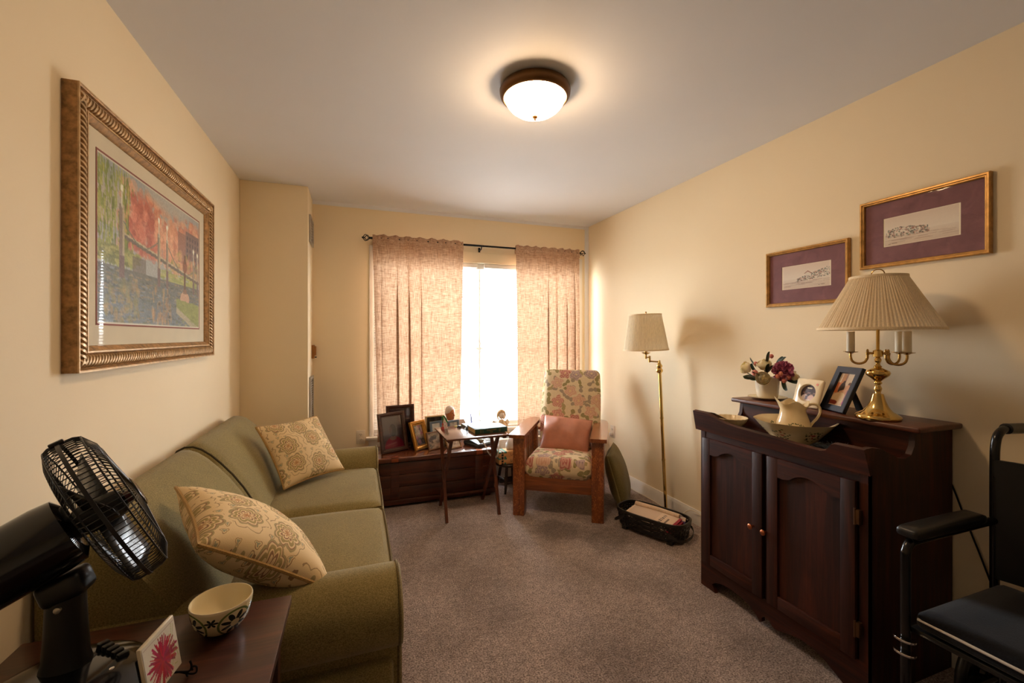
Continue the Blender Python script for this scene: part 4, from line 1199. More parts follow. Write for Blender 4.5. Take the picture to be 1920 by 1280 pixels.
def bloom(mb, M, r, layers, rs, flare=.22, ruffle=0.0, dens=3):
    """concentric cupped petals opening upward"""
    for L in range(layers):
        f = (L + 1) / layers; k = dens + L
        for q in range(k):
            a0 = 2 * math.pi * q / k + L * .7 + rs.uniform(-.15, .15)
            hw = (math.pi / k) * 1.35; Rl = r * (.16 + .62 * f); hgt = r * (1.22 - .38 * f) * rs.uniform(.94, 1.06)
            rows = []
            for i in range(7):
                v = i / 6; row = []
                for j in range(7):
                    u = -1 + j / 3; ve = v * (1 - .22 * u * u)
                    rho = Rl * math.sin(.5 * math.pi * min(1, .12 + ve * 1.05)) * (1 - (.15 + .45 * (1 - f)) * ve * ve) + flare * f * r * ve ** 3 + ruffle * r * math.sin(j * 2.2 + q) * v
                    a = a0 + hw * u
                    row.append((rho * math.cos(a), rho * math.sin(a), hgt * ve + .03 * r * math.sin(q * 3.1 + u * 2)))
                rows.append(row)
            vv = [p for r_ in rows for p in r_]
            ff = [(i * 7 + j, i * 7 + j + 1, (i + 1) * 7 + j + 1, (i + 1) * 7 + j) for i in range(6) for j in range(6)]
            mb.add(vv, ff, M)
    mb.lathe([(0, 0), (r * .45, r * .10), (r * .5, r * .3), (r * .22, r * .85), (0, r * .95)], 12, M)
def rose(M, r, mat, parent, layers=4, seed=0, name='rose'):
    mb = MB(); bloom(mb, M, r, layers + 2, random.Random(seed), .03, 0, 4)
    return obj(name, mb, mat, parent, 180)
def petalmat(name, c1, c2, c3):
    m, nt, b = newmat(name)
    n = noise(nt, coords(nt), 45, 3)
    lk(nt, ramp(nt, n, [(.3, c1), (.5, c2), (.7, c3)]).outputs[0], b.inputs['Base Color'])
    b.inputs['Roughness'].default_value = .65; b.inputs['Subsurface Weight'].default_value = .12; b.inputs['Subsurface Radius'].default_value = (.01, .006, .003)
    return m
M_rose = petalmat('cream_rose_petal', (240, 222, 170), (246, 234, 196), (248, 240, 214))
M_peony = petalmat('pink_peony_petal', (150, 66, 104), (184, 98, 134), (206, 140, 160))
M_bud = petalmat('coral_bud', (186, 92, 82), (206, 122, 106), (216, 146, 122))
M_leafg = plain('dark_rose_leaf', (34, 50, 28), .45, var=.2, vs_=40)
# world offsets: -y is toward the lamp, -x toward the room
def aim(x, y, z, dx, dy, dz):
    d = Vector((dx, dy, dz)).normalized(); q = Vector((0, 0, 1)).rotation_difference(d)
    return T(x, y, z) @ q.to_matrix().to_4x4()
FL = [((.0, .10, .165), (-.35, .9, .35), .048, M_rose, 4, 'rose'), ((-.01, .015, .185), (-.35, .15, 1), .052, M_rose, 4, 'rose'),
      ((-.075, .02, .118), (-1, .10, .12), .050, M_rose, 5, 'rose'), ((.0, -.118, .125), (-.1, -1, .1), .044, M_rose, 3, 'rose')]
for k, (p, d, r, mt, ly, nm) in enumerate(FL): rose(aim(*p, *d) @ T(0, 0, -r * .5), r, mt, t, ly, k + 3, nm)
for k, (p, r) in enumerate((((-.02, -.072, .155), .052),)):
    mb = MB(); rs = random.Random(9)
    for i in range(90):
        d = Vector((rs.gauss(0, 1), rs.gauss(0, 1), rs.gauss(.3, 1))).normalized()
        M = aim(p[0] + d.x * r * .45, p[1] + d.y * r * .45, p[2] + d.z * r * .45, d.x, d.y, d.z) @ RZ(rs.uniform(0, 360))
        rows = petal_mesh(r * .26, r * .58, r * .4, 4)
        vv = [q for r_ in rows for q in r_]
        ff = [(a * 5 + b_, a * 5 + b_ + 1, (a + 1) * 5 + b_ + 1, (a + 1) * 5 + b_) for a in range(4) for b_ in range(4)]
        mb.add(vv, ff, M @ RX(rs.uniform(-25, 10)))
    mb.lathe([(0, -r * .5), (r * .4, -r * .3), (r * .5, 0), (r * .4, r * .3), (0, r * .5)], 12, T(*p))
    obj('peony', mb, M_peony, t, 180)
for k, p in enumerate(((-.05, .058, .142), (-.075, -.045, .13), (-.07, -.075, .108), (-.05, -.095, .125), (-.085, -.06, .146), (.02, -.02, .232), (.0, .055, .19))):
    obj('flower_bud', MB().lathe([(0, -.016), (.010, -.012), (.015, 0), (.012, .010), (.005, .016), (0, .017)], 12, T(*p) @ S(1.1 if k == 0 else .75, 1.1 if k == 0 else .75, 1.1 if k == 0 else .75)), M_bud, t)
rs = random.Random(2)
LV = [((-.04, .06, .15), (-.5, .3, .8)), ((-.05, .035, .13), (-.6, .6, .3)), ((-.055, .0, .155), (-.5, 0, .85)), ((-.06, -.01, .16), (-.7, -.2, .7)), ((-.0, -.045, .19), (-.2, -.5, .9)), ((.01, -.05, .195), (0, -.6, .7)),
      ((-.06, -.07, .10), (-.5, -.2, -.6)), ((-.03, .07, .12), (-.4, .8, -.1)), ((-.03, -.10, .11), (-.3, -.8, -.2)), ((.03, .06, .18), (.3, .5, .7)), ((-.045, .06, .115), (-.7, .6, .0)), ((-.02, -.0, .21), (-.1, -.1, 1))]
for p, d in LV:
    rows = petal_mesh(.018, .06, .010, 6)
    vv = [q for r_ in rows for q in r_]
    ff = [(a * 5 + b_, a * 5 + b_ + 1, (a + 1) * 5 + b_ + 1, (a + 1) * 5 + b_) for a in range(6) for b_ in range(4)]
    obj('leaf', MB().add(vv, ff, aim(*p, *d) @ RZ(rs.uniform(-40, 40)) @ T(0, 0, -.012)), M_leafg, t, 180)
for p in ((0, .1, .14), (-.01, .015, .17), (-.06, .02, .11), (0, -.11, .12), (-.02, -.07, .14)):
    obj('stem', MB().tube(bez([(0, p[1] * .1, .025), (p[0] * .4, p[1] * .4, .10), p], 5), .0025, 6), M_leafg, t)

# frames on the cabinet shelf
def desk_frame(name, label, loc, rz, w, h, lean, prof, fmat, cv, inset, group=None, oval=False, roll=0, easel=None, cat='photo frame', lift=0.0, glass=True):
    t = thing(name, label, cat, loc, rz, group)
    M = T(0, 0, lift) @ RX(-lean) @ RY(roll)
    obj('frame', MB().ring_frame(w, h, prof, M), fmat, t, 25)
    print_obj('photo', cv, w - 2 * inset + .004, h - 2 * inset + .004, t, M @ T(0, -.003, inset - .002), printmat('photo_paper', .3))
    obj('backing', MB().bx(-w / 2 + .006, w / 2 - .006, -.002, .003, .006, h - .006, 0, 2, M), M_dark, t, 0)
    if glass: obj('glass', MB().bx(-w / 2 + inset - .002, w / 2 - inset + .002, -.0055, -.0045, inset - .002, h - inset + .002, 0, 2, M), glassmat(), t, 0)
    # strut foot behind
    d = math.sin(R(lean)) * h
    e = easel or h * .45
    top = M @ Vector((0, .004, h * .7)); ft = Vector((top.x, top.y + e * .55, .002))
    ww = w * .16
    obj('easel_leg', MB().loft([[(top.x - ww * .6, top.y, top.z), (top.x + ww * .6, top.y, top.z), (top.x + ww * .6, top.y + .003, top.z), (top.x - ww * .6, top.y + .003, top.z)],
                                [(ft.x - ww, ft.y, ft.z), (ft.x + ww, ft.y, ft.z), (ft.x + ww, ft.y + .003, ft.z), (ft.x - ww, ft.y + .003, ft.z)]]), plain('black_card', (20, 18, 18), .8), t, 0)
    return t
def couple_photo():
    c = Canvas(60, 90, (206, 160, 120))
    c.rect(0, 1, .62, 1, (216, 190, 160)); c.rect(.2, .42, .6, 1, (190, 130, 84)); c.rect(.42, .5, .6, 1, (150, 110, 96)); c.rect(0, .4, .38, .7, (196, 104, 44))
    c.ell(.40, .52, .17, .2, (40, 26, 24)); c.ell(.42, .72, .07, .05, (70, 44, 34)); c.ell(.78, .68, .09, .055, (92, 56, 42)); c.ell(.74, .5, .15, .16, (206, 150, 112))
    c.ell(.45, .24, .4, .18, (220, 186, 144)); c.ell(.2, .10, .3, .07, (130, 46, 28)); c.rect(.78, 1, .1, .5, (160, 106, 130)); c.ell(.9, .12, .12, .08, (190, 70, 150)); c.rect(0, 1, 0, .05, (220, 184, 150))
    c.line(.35, .42, .75, .52, .03, (216, 160, 120))
    return c
desk_frame('photo_frame', 'dark blue photo frame with a seated couple leaning beside the brass lamp', (2.035, 1.352, SH), -112, .153, .215, 24,
           [(0, 0), (0, -.014), (.002, -.016), (.028, -.014), (.03, -.006), (.03, 0)], plain('navy_black_lacquer', (26, 32, 46), .3, var=.05), couple_photo(), .03)
t = thing('photo_frame', 'white china photo frame with an oval opening and a tiny painted flower', 'photo frame', (2.03, 1.475, SH), -97)
M = RX(-17) @ RY(0)
w, h = .142, .138
n_ = 64; rings = []
def sq(a, hw, hh, e=.16):
    cx_, sx_ = math.cos(a), math.sin(a)
    return (hw * math.copysign(abs(cx_) ** e, cx_), hh * math.copysign(abs(sx_) ** e, sx_))
for (hw, hh, y, ov) in ((.066, .064, 0, 0), (.071, .069, -.004, 0), (.071, .069, -.010, 0), (.066, .064, -.015, 0), (.046, .044, -.017, 1), (.043, .041, -.013, 1), (.042, .040, -.004, 1)):
    ring = []
    for k in range(n_):
        a = 2 * math.pi * k / n_
        x, z = (hw * math.cos(a), hh * math.sin(a)) if ov else sq(a, hw, hh)
        ring.append((x, y, z + h / 2))
    rings.append(ring)
obj('frame', MB().loft(rings, cap=False, closed=True, M=M), plain('ivory_china_frame', (234, 218, 186), .15, var=.02), t, 50)
cv = Canvas(60, 60, (52, 42, 50))
cv.dabs(30, 0, 1, .55, 1, .15, .05, [(60, 44, 50), (90, 66, 72), (40, 34, 44)], .5, 2); cv.rect(.15, .9, .48, .56, (140, 112, 110))
for x in (.33, .66): cv.ell(x, .46, .08, .08, (150, 112, 96)); cv.ell(x, .52, .09, .05, (60, 46, 44))
cv.ell(.3, .22, .2, .2, (206, 196, 200)); cv.rect(.34, .46, 0, .36, (90, 84, 110)); cv.ell(.66, .22, .2, .2, (206, 176, 168)); cv.ell(.5, .08, .16, .09, (226, 214, 210))
print_obj('photo', cv, .09, .086, t, M @ T(0, -.003, h / 2 - .043), printmat('photo_paper', .3))
obj('backing', MB().bx(-.064, .064, -.002, .004, .006, h - .006, 0, 2, M), M_dark, t, 0)
fm = MB()
for k in range(5): fm.lathe([(0, 0), (.003, 0), (.003, .0006), (0, .0008)], 8, M @ T(.045 + .0035 * math.cos(k * 1.257), -.0168, .113 + .0035 * math.sin(k * 1.257)) @ RX(90))
obj('painted_flower', fm, plain('pink_enamel', (206, 128, 112), .3), t)
obj('easel_leg', MB().bx(-.012, .012, .03, .034, 0, .09, 0, 2, T(0, .012, 0) @ RX(12)), M_wch, t)

# table lamp
t = thing('table_lamp', 'brass three-candle table lamp with pleated cream shade on the dry sink', 'table lamp', (2.032, 1.172, SH))
M_brass = metal('polished_brass', (216, 182, 110), .12)
M_brassd = metal('satin_brass', (182, 146, 86), .25)
obj('base', MB().lathe([(0, 0), (.074, 0), (.0765, .004), (.0765, .013), (.072, .018), (.066, .021), (.060, .026), (.050, .032), (.036, .05), (.026, .075), (.020, .098), (.018, .104), (0, .104)], 48), M_brass, t, 60)
obj('stem', MB().lathe([(0, .10), (.013, .102), (.009, .108), (.012, .118), (.014, .126), (.010, .136), (.008, .142), (.014, .146), (.014, .151), (.010, .155), (.022, .166), (.038, .180), (.042, .190), (.038, .199), (.022, .207), (.012, .213), (.014, .217), (.009, .222), (.007, .230), (.011, .238), (.012, .246), (.007, .254), (.017, .258), (.017, .282), (.008, .286), (.006, .288), (.006, .56), (0, .56)], 36), M_brass, t, 60)
for k, a in enumerate((165, 285, 45)):
    # -y(world) is camera right, so spread the arms as seen: one left, two right
    ang = (118, -62, -20)[k]
    Mk = RZ(ang)
    ca = obj('candle_arm', MB().tube(bez([(.012, 0, .27), (.032, 0, .27), (.034, 0, .25), (.044, 0, .232), (.064, 0, .226), (.082, 0, .234), (.089, 0, .252), (.089, 0, .27)], 6), .0048, 10, M=Mk).lathe([(0, .262), (.006, .264), (.007, .272), (.004, .276), (.005, .281), (.002, .288), (0, .288)], 12, Mk @ T(.033, 0, 0)), M_brassd, t)
    obj('drip_pan', MB().lathe([(0, .268), (.008, .268), (.012, .271), (.026, .275), (.0265, .277), (.010, .276), (0, .276)], 28, Mk @ T(.089, 0, 0)), M_brassd, ca)
    obj('candle_sleeve', MB().lathe([(0, .274), (.0145, .274), (.0145, .36), (.012, .362), (0, .362)], 24, Mk @ T(.089, 0, 0)), plain('candle_ivory', (226, 214, 186), .5), ca)
def pleat(name, c):
    if name in _cache: return _cache[name]
    m = bpy.data.materials.new(name); m.use_nodes = True; nt = m.node_tree; nt.nodes.clear()
    o = nt.nodes.new('ShaderNodeOutputMaterial'); mx = nd(nt, 'ShaderNodeMixShader', Fac=.3)
    n = noise(nt, coords(nt, (300, 300, 20)), 1, 2)
    cc = ramp(nt, n, [(.3, tuple(x * .92 for x in c)), (.7, c)]).outputs[0]
    di = nt.nodes.new('ShaderNodeBsdfDiffuse'); tr = nt.nodes.new('ShaderNodeBsdfTranslucent')
    lk(nt, cc, di.inputs[0]); lk(nt, cc, tr.inputs[0]); lk(nt, di.outputs[0], mx.inputs[1]); lk(nt, tr.outputs[0], mx.inputs[2]); lk(nt, mx.outputs[0], o.inputs[0])
    _cache[name] = m
    return m
def shade(r0, z0, r1, z1, n, amp, mat, parent, band, bow=0.0, M=None, seed=1):
    rs = random.Random(seed); N_ = n * 4
    ph = [amp * rs.uniform(.6, 1.3) for _ in range(n)]
    rings = []
    for j in range(9):
        u = j / 8; r = r0 + (r1 - r0) * u + bow * math.sin(math.pi * u); z = z0 + (z1 - z0) * u
        ring = []
        for k in range(N_):
            a = 2 * math.pi * k / N_; d = ph[k // 4] * (0, 1, 1, .15)[k % 4] * (r / r0) ** .5
            ring.append(((r + d) * math.cos(a), (r + d) * math.sin(a), z))
        rings.append(ring)
    s_ = obj('shade', MB().loft(rings, cap=False, M=M), mat, parent, 30)
    for r, z in ((r0, z0), (r1, z1)):
        obj('shade_band', MB().lathe([(r - .002, z - .005), (r + amp + .002, z - .005), (r + amp + .0015, z + .005), (r - .002, z + .005)], 72, M, close=True), band, s_)
    sp = MB()
    for k in range(3): sp.tube([(0, 0, z1 - .012), (r1 * math.cos(k * 2.094), r1 * math.sin(k * 2.094), z1 - .004)], .0016, 6, M=M)
    obj('spider', sp, M_brassd, s_)
    return s_
M_pleat = pleat('pleated_cream_silk', (246, 228, 196)); M_band = fabric('cream_band', (222, 200, 164), (244, 226, 192), 500)
shade(.203, .372, .092, .585, 96, .0035, M_pleat, t, M_band)
obj('carry_ring', MB().tube([(0, .021 * math.cos(R(a)), .598 + .021 * math.sin(R(a))) for a in range(-50, 231, 14)], .002, 8, M=RZ(25)), M_brassd, t)
obj('finial_nut', MB().lathe([(0, .555), (.008, .556), (.008, .58), (.003, .585), (0, .586)], 14), M_brassd, t)

# ---------------------------------------------------------------- cedar chest below the window
CT = .385
M_cedar = wood('red_cedar_x', (50, 21, 11), (112, 54, 28), 'x', .8, .3, .35, 9)
M_cedarl = wood('red_cedar_lid', (70, 32, 17), (138, 74, 42), 'x', .8, .22, .45, 9)
t = thing('cedar_chest', 'long red cedar chest with copper straps below the window', 'chest', (.545, 3.43, 0))
obj('body', MB().bx(-.53, .53, .012, .375, .05, .345, .003), M_cedar, t)
for k in range(3):
    z0 = .062 + k * .094
    obj('front_plank', MB().bx(-.53, .53, 0, .013, z0, z0 + .091, .0015), M_cedar, t)
obj('base_molding', MB().bx(-.54, .54, -.008, .38, .02, .06, .005), M_cedar, t)
obj('lid', MB().bx(-.55, .55, -.018, .385, .347, CT, .009, 3), M_cedarl, t)
for x in (-.46, .46):
    for y in (.03, .34):
        obj('foot', MB().bx(x - .04, x + .04, y - .025, y + .025, 0, .022, .004), M_cedar, t)
for x in (-.27, .40):
    st = obj('copper_strap', MB().bx(x - .026, x + .026, -.0195, -.018, .352, .380, .0005).bx(x - .026, x + .026, -.018, .03, CT, CT + .0012), M_copper, t)
    sv = obj('strap_board', MB().bx(x - .032, x + .032, -.004, 0, .062, .342, .001), M_cedar, t)
    for dx in (-.018, .018): obj('rivet', MB().lathe([(0, .0), (.0032, 0), (.002, .0018), (0, .002)], 8, T(x + dx, .02, CT + .001)), M_copper, st)

def portrait(bg, cloth, head, face, turn=0):
    c = Canvas(64, 84, bg)
    c.grad(0, 1, [max(0, v - 22) for v in bg], [min(255, v + 14) for v in bg])
    c.rect(.72, 1, 0, .6, [max(0, v - 40) for v in bg], .6)
    c.ell(.52, .02, .46, .34, cloth, 1); c.ell(.68, .05, .4, .26, [v * .85 for v in cloth], .6, .4)
    c.rect(.42, .58, .28, .42, face); c.ell(.5, .31, .16, .06, face)
    c.ell(.52, .55, .17, .19, head); c.ell(.42 + turn, .54, .10, .14, face, .55, .5)
    return c
def snapshot(seed, cols, bg):
    c = Canvas(48, 60, bg); c.dabs(60, 0, 1, 0, 1, .12, .1, cols, .6, seed); return c
M_walf = wood('dark_frame_wood', (58, 33, 24), (96, 58, 42), 'x', 1, .4)
M_goldf = plain('bright_gold_frame', (196, 140, 62), .3, .7, .08, 30)
wide = [(0, 0), (0, -.016), (.003, -.02), (.018, -.018), (.024, -.012), (.026, -.014), (.030, -.013), (.031, -.006), (.031, 0)]
goldp = [(0, 0), (0, -.016), (.004, -.022), (.010, -.022), (.014, -.017), (.018, -.019), (.024, -.016), (.030, -.010), (.034, -.013), (.037, -.010), (.037, 0)]
desk_frame('photo_frame', 'large walnut photo frame with a portrait in a crimson top on the cedar chest', (.288, 3.598, CT + .001), 27, .242, .315, 13, wide, M_walf, portrait((96, 82, 84), (130, 26, 52), (44, 32, 40), (122, 92, 82), -.02), .031, easel=.05)
desk_frame('photo_frame', 'walnut photo frame standing half hidden behind the crimson portrait', (.347, 3.745, CT + .001), 8, .235, .35, 4, wide, M_walf, portrait((62, 42, 46), (56, 30, 40), (44, 32, 34), (96, 70, 62)), .031, easel=.015)
desk_frame('photo_frame', 'bright gold photo frame with a family snapshot on the cedar chest', (.508, 3.60, CT + .001), 38, .168, .236, 19, goldp, M_goldf, snapshot(5, [(196, 160, 150), (206, 120, 140), (80, 80, 92), (170, 140, 120), (60, 54, 60), (220, 200, 190)], (120, 110, 112)), .037, easel=.09)
desk_frame('photo_frame', 'small thin brown photo frame in front of the gold frame', (.628, 3.565, CT + .001), 24, .175, .145, 18, [(0, 0), (0, -.010), (.002, -.012), (.010, -.011), (.011, -.004), (.011, 0)], wood('light_frame_wood', (104, 66, 36), (150, 104, 62), 'x', 1, .4), snapshot(8, [(206, 160, 140), (150, 130, 116), (186, 150, 130), (120, 100, 90), (40, 36, 44)], (160, 140, 124)), .011, easel=.06)
desk_frame('photo_frame', 'dark box frame with a pale gold edge behind the tray table', (.632, 3.735, CT + .001), 8, .165, .245, 4, [(0, 0), (0, -.03), (.003, -.034), (.010, -.033), (.012, -.012), (.012, 0)], plain('pale_gold_edge', (186, 164, 118), .4, .4), snapshot(11, [(70, 60, 52), (96, 84, 70), (50, 44, 40)], (76, 66, 56)), .012, easel=.02)
blu = [(0, 0), (0, -.009), (.002, -.011), (.018, -.010), (.019, -.004), (.019, 0)]
M_bluef = plain('slate_blue_frame', (92, 108, 124), .35, var=.04)
desk_frame('photo_frame', 'slate blue photo frame leaning against the dark box frame', (.640, 3.628, CT + .001), 20, .115, .215, 11, blu, M_bluef, snapshot(13, [(226, 222, 216), (196, 190, 186)], (216, 212, 208)), .019, easel=.03)
desk_frame('photo_frame', 'slate blue photo frame below the white-haired figurine', (.786, 3.622, CT + .001), 22, .115, .215, 9, blu, M_bluef, snapshot(14, [(226, 222, 216), (190, 186, 182)], (210, 208, 204)), .019, easel=.02)
desk_frame('photo_frame', 'low pale wood photo frame beside the telephone', (.765, 3.53, CT + .001), 24, .14, .10, 30, [(0, 0), (0, -.008), (.002, -.010), (.009, -.009), (.010, -.003), (.010, 0)], wood('pale_frame_wood', (130, 92, 54), (176, 132, 86), 'x', 1, .4), snapshot(17, [(226, 206, 190), (200, 170, 150), (150, 120, 110)], (206, 186, 170)), .010, easel=.05)

# bobble-head style figurine: large head on a small suited body
t = thing('figurine', 'white-haired figurine with a large head in a dark suit on the cedar chest', 'figurine', (.772, 3.748, CT + .001), 35)
M_skin = plain('painted_flesh', (196, 126, 76), .45, var=.04); M_hair = plain('painted_white_hair', (206, 196, 188), .6, var=.05); M_suit = plain('painted_dark_suit', (34, 32, 38), .5)
obj('plinth', MB().lathe([(0, 0), (.045, 0), (.046, .008), (.042, .014), (0, .015)], 28), M_suit, t)
bd = MB()
for sx in (-1, 1):
    bd.tube([(sx * .016, 0, .014), (sx * .017, 0, .06), (sx * .015, 0, .10)], [.013, .014, .016], 10)
bd.lathe([(0, .095), (.032, .097), (.034, .13), (.040, .165), (.034, .185), (.016, .195), (0, .197)], 20, S(1, .7, 1))
for sx in (-1, 1): bd.tube(bez([(sx * .036, 0, .178), (sx * .048, -.002, .15), (sx * .045, -.012, .118), (sx * .036, -.02, .10)], 4), [.012] * 5 + [.010] * 8, 8)
obj('body', bd, M_suit, t, 60)
obj('shirt_front', MB().prism([(-.010, .19), (.010, .19), (.0, .15)], .004, T(0, -.031, 0)), M_white, t)
hd = MB().lathe([(0, .188), (.018, .190), (.032, .205), (.038, .228), (.040, .252), (.038, .278), (.030, .300), (.016, .312), (0, .314)], 28, S(.92, 1.08, 1))
hd.lathe([(0, -.012), (.006, -.008), (.008, 0), (.005, .008), (0, .012)], 10, T(0, -.045, .246) @ RX(-15))
for sx in (-1, 1): hd.lathe([(0, -.004), (.008, -.003), (.009, 0), (.006, .004), (0, .004)], 10, T(sx * .037, .006, .248) @ RY(90) @ S(1.3, 1, 1))
ho = obj('head', hd, M_skin, t, 60)
obj('hair', MB().lathe([(.0405, .262), (.042, .275), (.038, .296), (.028, .312), (.014, .319), (0, .321)], 28, T(0, .006, 0) @ S(.95, 1.06, 1)).lathe([(.041, .238), (.043, .262), (.041, .268)], 28, T(0, .012, 0) @ S(.92, .95, 1)), M_hair, ho, 60)
fc = MB()
for sx in (-1, 1): fc.box((sx * .014, -.0395, .262), (.013, .004, .003), .001).lathe([(0, 0), (.003, 0), (0, .0015)], 8, T(sx * .014, -.039, .256) @ RX(90))
fc.box((0, -.0385, .224), (.02, .005, .003), .001)
obj('face_paint', fc, plain('face_paint_brown', (66, 40, 30), .6), ho)

# ---------------------------------------------------------------- telephone
t = thing('telephone', 'dark desk telephone with pale handset on the cedar chest', 'telephone', (1.0, 3.60, CT), 28)
M_tel = plain('charcoal_plastic', (40, 44, 44), .4); M_telg = plain('grey_green_plastic', (150, 146, 120), .4)
bdy = MB().loft([[(-.10, -.085, 0), (.10, -.085, 0), (.10, .09, 0), (-.10, .09, 0)], [(-.105, -.09, .018), (.105, -.09, .018), (.105, .095, .02), (-.105, .095, .02)], [(-.095, -.08, .028), (.095, -.08, .028), (.095, .088, .062), (-.095, .088, .062)]])
tb = obj('base', bdy, M_tel, t, 20)
for i in range(3):
    for j in range(4): obj('key', MB().box((0, 0, 0), (.014, .010, .005), .0015, 2, T(.03 + i * .022, -.045 + j * .022, .036 + j * .0044) @ RX(11)), M_white, tb)
obj('label_card', MB().box((0, 0, 0), (.10, .03, .002), .0005, 2, T(.035, .06, .058) @ RX(11)), M_white, tb)
obj('handset', MB().tube(bez([(-.062, -.088, .048), (-.062, -.055, .062), (-.062, 0, .078), (-.062, .055, .086), (-.062, .095, .084)], 5), [.020] * 4 + [.014] * 13 + [.020] * 4, 12), M_telg, t, 60)
cpts = []
_inv = (T(1.0, 3.60, CT) @ RZ(28)).inverted()
base_c = bez([tuple(_inv @ Vector(q)) for q in ((.992, 3.482, .43), (.998, 3.425, .415), (1.008, 3.388, .375), (1.04, 3.375, .335), (1.08, 3.382, .328), (1.098, 3.392, .358), (1.098, 3.402, .393), (1.088, 3.45, .399), (1.07, 3.55, .399))], 24)
for i, p in enumerate(base_c):
    a = i * 1.05
    cpts.append((p[0] + .006 * math.cos(a), p[1] + .003 * math.sin(a), p[2] + .006 * math.sin(a)))
obj('coiled_cord', MB().tube(cpts, .0022, 5), plain('cord_grey', (196, 190, 178), .5), t, 60)

# things along the sill
SZ = WZ0
def sill_thing(name, label, cat, x, y=3.905, rz=0): return thing(name, label, cat, (x, y, SZ), rz)
t = thing('angel_ornament', 'small straw angel ornament on top of the heating unit', 'ornament', (1.262, 3.80, .4085), 10)
t.scale = (1.4, 1.4, 1.45)
M_straw = plain('straw_tan', (206, 176, 136), .8, var=.15, vs_=60)
obj('dress', MB().lathe([(0, 0), (.05, 0), (.052, .006), (.036, .05), (.020, .085), (.012, .095), (0, .096)], 20, ripple=lambda a, j: 1 + .08 * math.cos(a * 9)), M_straw, t, 60)
obj('head', MB().lathe([(0, -.022), (.014, -.017), (.022, 0), (.015, .017), (0, .022)], 18, T(0, 0, .118)), plain('cloth_face', (222, 206, 186), .8), t, 60)
obj('hair', MB().tube([(.028 * math.sin(R(a)), .004, .118 + .030 * math.cos(R(a))) for a in range(-150, 151, 15)], [.007 + .004 * math.cos(R(a)) for a in range(-150, 151, 15)], 8), M_straw, t)
for sx in (-1, 1):
    obj('wing', MB().prism([(sx * .01, .06), (sx * .055, .095), (sx * .066, .07), (sx * .05, .045), (sx * .02, .04)], .004, T(0, .012, 0)), plain('raffia_white', (216, 204, 180), .8), t)
    obj('arm', MB().tube(bez([(sx * .015, -.005, .085), (sx * .034, -.014, .068), (sx * .02, -.03, .052)], 4), .006, 8), M_straw, t)
t = thing('wire_hoop', 'thin silver wire hoop on a stand at the end of the cedar chest', 'hoop', (1.068, 3.772, CT))
obj('hoop', MB().tube([(.05 * math.cos(R(a)), 0, .215 + .05 * math.sin(R(a))) for a in range(0, 360, 10)], .0025, 6, closed=True), metal('silver_wire', (196, 194, 196), .25), t)
obj('stand', MB().tube([(0, 0, .004), (0, 0, .166)], .0025, 8).lathe([(0, 0), (.022, 0), (.02, .005), (0, .006)], 16), metal('silver_wire', (196, 194, 196), .25), t)
t = sill_thing('pen_cup', 'clear pen cup with a blue marker on the window sill', 'pen cup', 1.005, 3.888)
obj('cup', MB().lathe([(0, .002), (.026, .001), (.028, .004), (.032, .07), (.030, .07), (.026, .006), (0, .005)], 24), M_white, t, 60)
obj('marker', MB().tube([(.002, 0, .006), (-.012, 0, .125)], .007, 10).tube([(-.012, 0, .125), (-.015, 0, .15)], .0055, 10), plain('blue_marker', (66, 74, 150), .4), t)
obj('pencil', MB().tube([(.006, .004, .006), (.016, .006, .10)], .0035, 6), plain('pink_pencil', (196, 140, 130), .5), t)

# papers propped between chest and sill
t = thing('paper_stack', 'pale pink folded papers standing behind the tray table', 'papers', (.892, 3.772, CT), 10)
obj('folded_sheet', MB().prism([(-.045, 0), (.055, 0), (.02, .19), (-.05, .19)], .003, RX(-6)), plain('pale_pink_paper', (220, 198, 192), .8, var=.02), t)
obj('back_sheet', MB().prism([(-.04, 0), (.06, 0), (.03, .17), (-.04, .175)], .003, T(.004, .008, 0) @ RX(-6)), plain('white_paper', (226, 222, 216), .8, var=.02), t)

# ---------------------------------------------------------------- folding tray table
M_tray = wood('tray_walnut', (62, 32, 20), (112, 66, 44), 'x', 1, .22, .4)
M_trayl = wood('tray_leg', (74, 34, 18), (124, 66, 36), 'z', 1, .35)
TZ = .62
t = thing('tray_table', 'brown folding tray table with crossed legs beside the armchair', 'tray table', (.79, 3.10, 0), 1.5)
obj('top', MB().bx(-.226, .226, -.212, .215, TZ - .014, TZ, .004, 2), M_tray, t)
for sx in (-1, 1):
    x1, x2 = sx * .196, sx * .172
    def bar(x, y0, z0, y1, z1, hw=.010, hd=.012):
        d = Vector((0, y1 - y0, z1 - z0)).normalized(); n_ = Vector((0, d.z, -d.y))
        return MB().loft([[(x - hw, y0 - n_.y * hd, z0 - n_.z * hd), (x + hw, y0 - n_.y * hd, z0 - n_.z * hd), (x + hw, y0 + n_.y * hd, z0 + n_.z * hd), (x - hw, y0 + n_.y * hd, z0 + n_.z * hd)] if k == 0 else
                         [(x - hw, y1 - n_.y * hd, z1 - n_.z * hd), (x + hw, y1 - n_.y * hd, z1 - n_.z * hd), (x + hw, y1 + n_.y * hd, z1 + n_.z * hd), (x - hw, y1 + n_.y * hd, z1 + n_.z * hd)] for k in (0, 1)])
    obj('leg', bar(x1, -.075, .002, .125, TZ - .016), M_trayl, t)
    obj('leg', bar(x2, .265, .002, -.125, TZ - .016), M_trayl, t)
    obj('top_batten', MB().bx(sx * .20 - .012, sx * .20 + .012, -.19, .19, TZ - .03, TZ - .014, .002), M_trayl, t)
    obj('pivot_bolt', MB().tube([(x2 - sx * .012, .04, .34), (x1 + sx * .013, .04, .34)], .004, 8), M_brassd, t)
obj('stretcher', MB().tube([(-.172, .21, .09), (.172, .21, .09)], .009, 10), M_trayl, t)
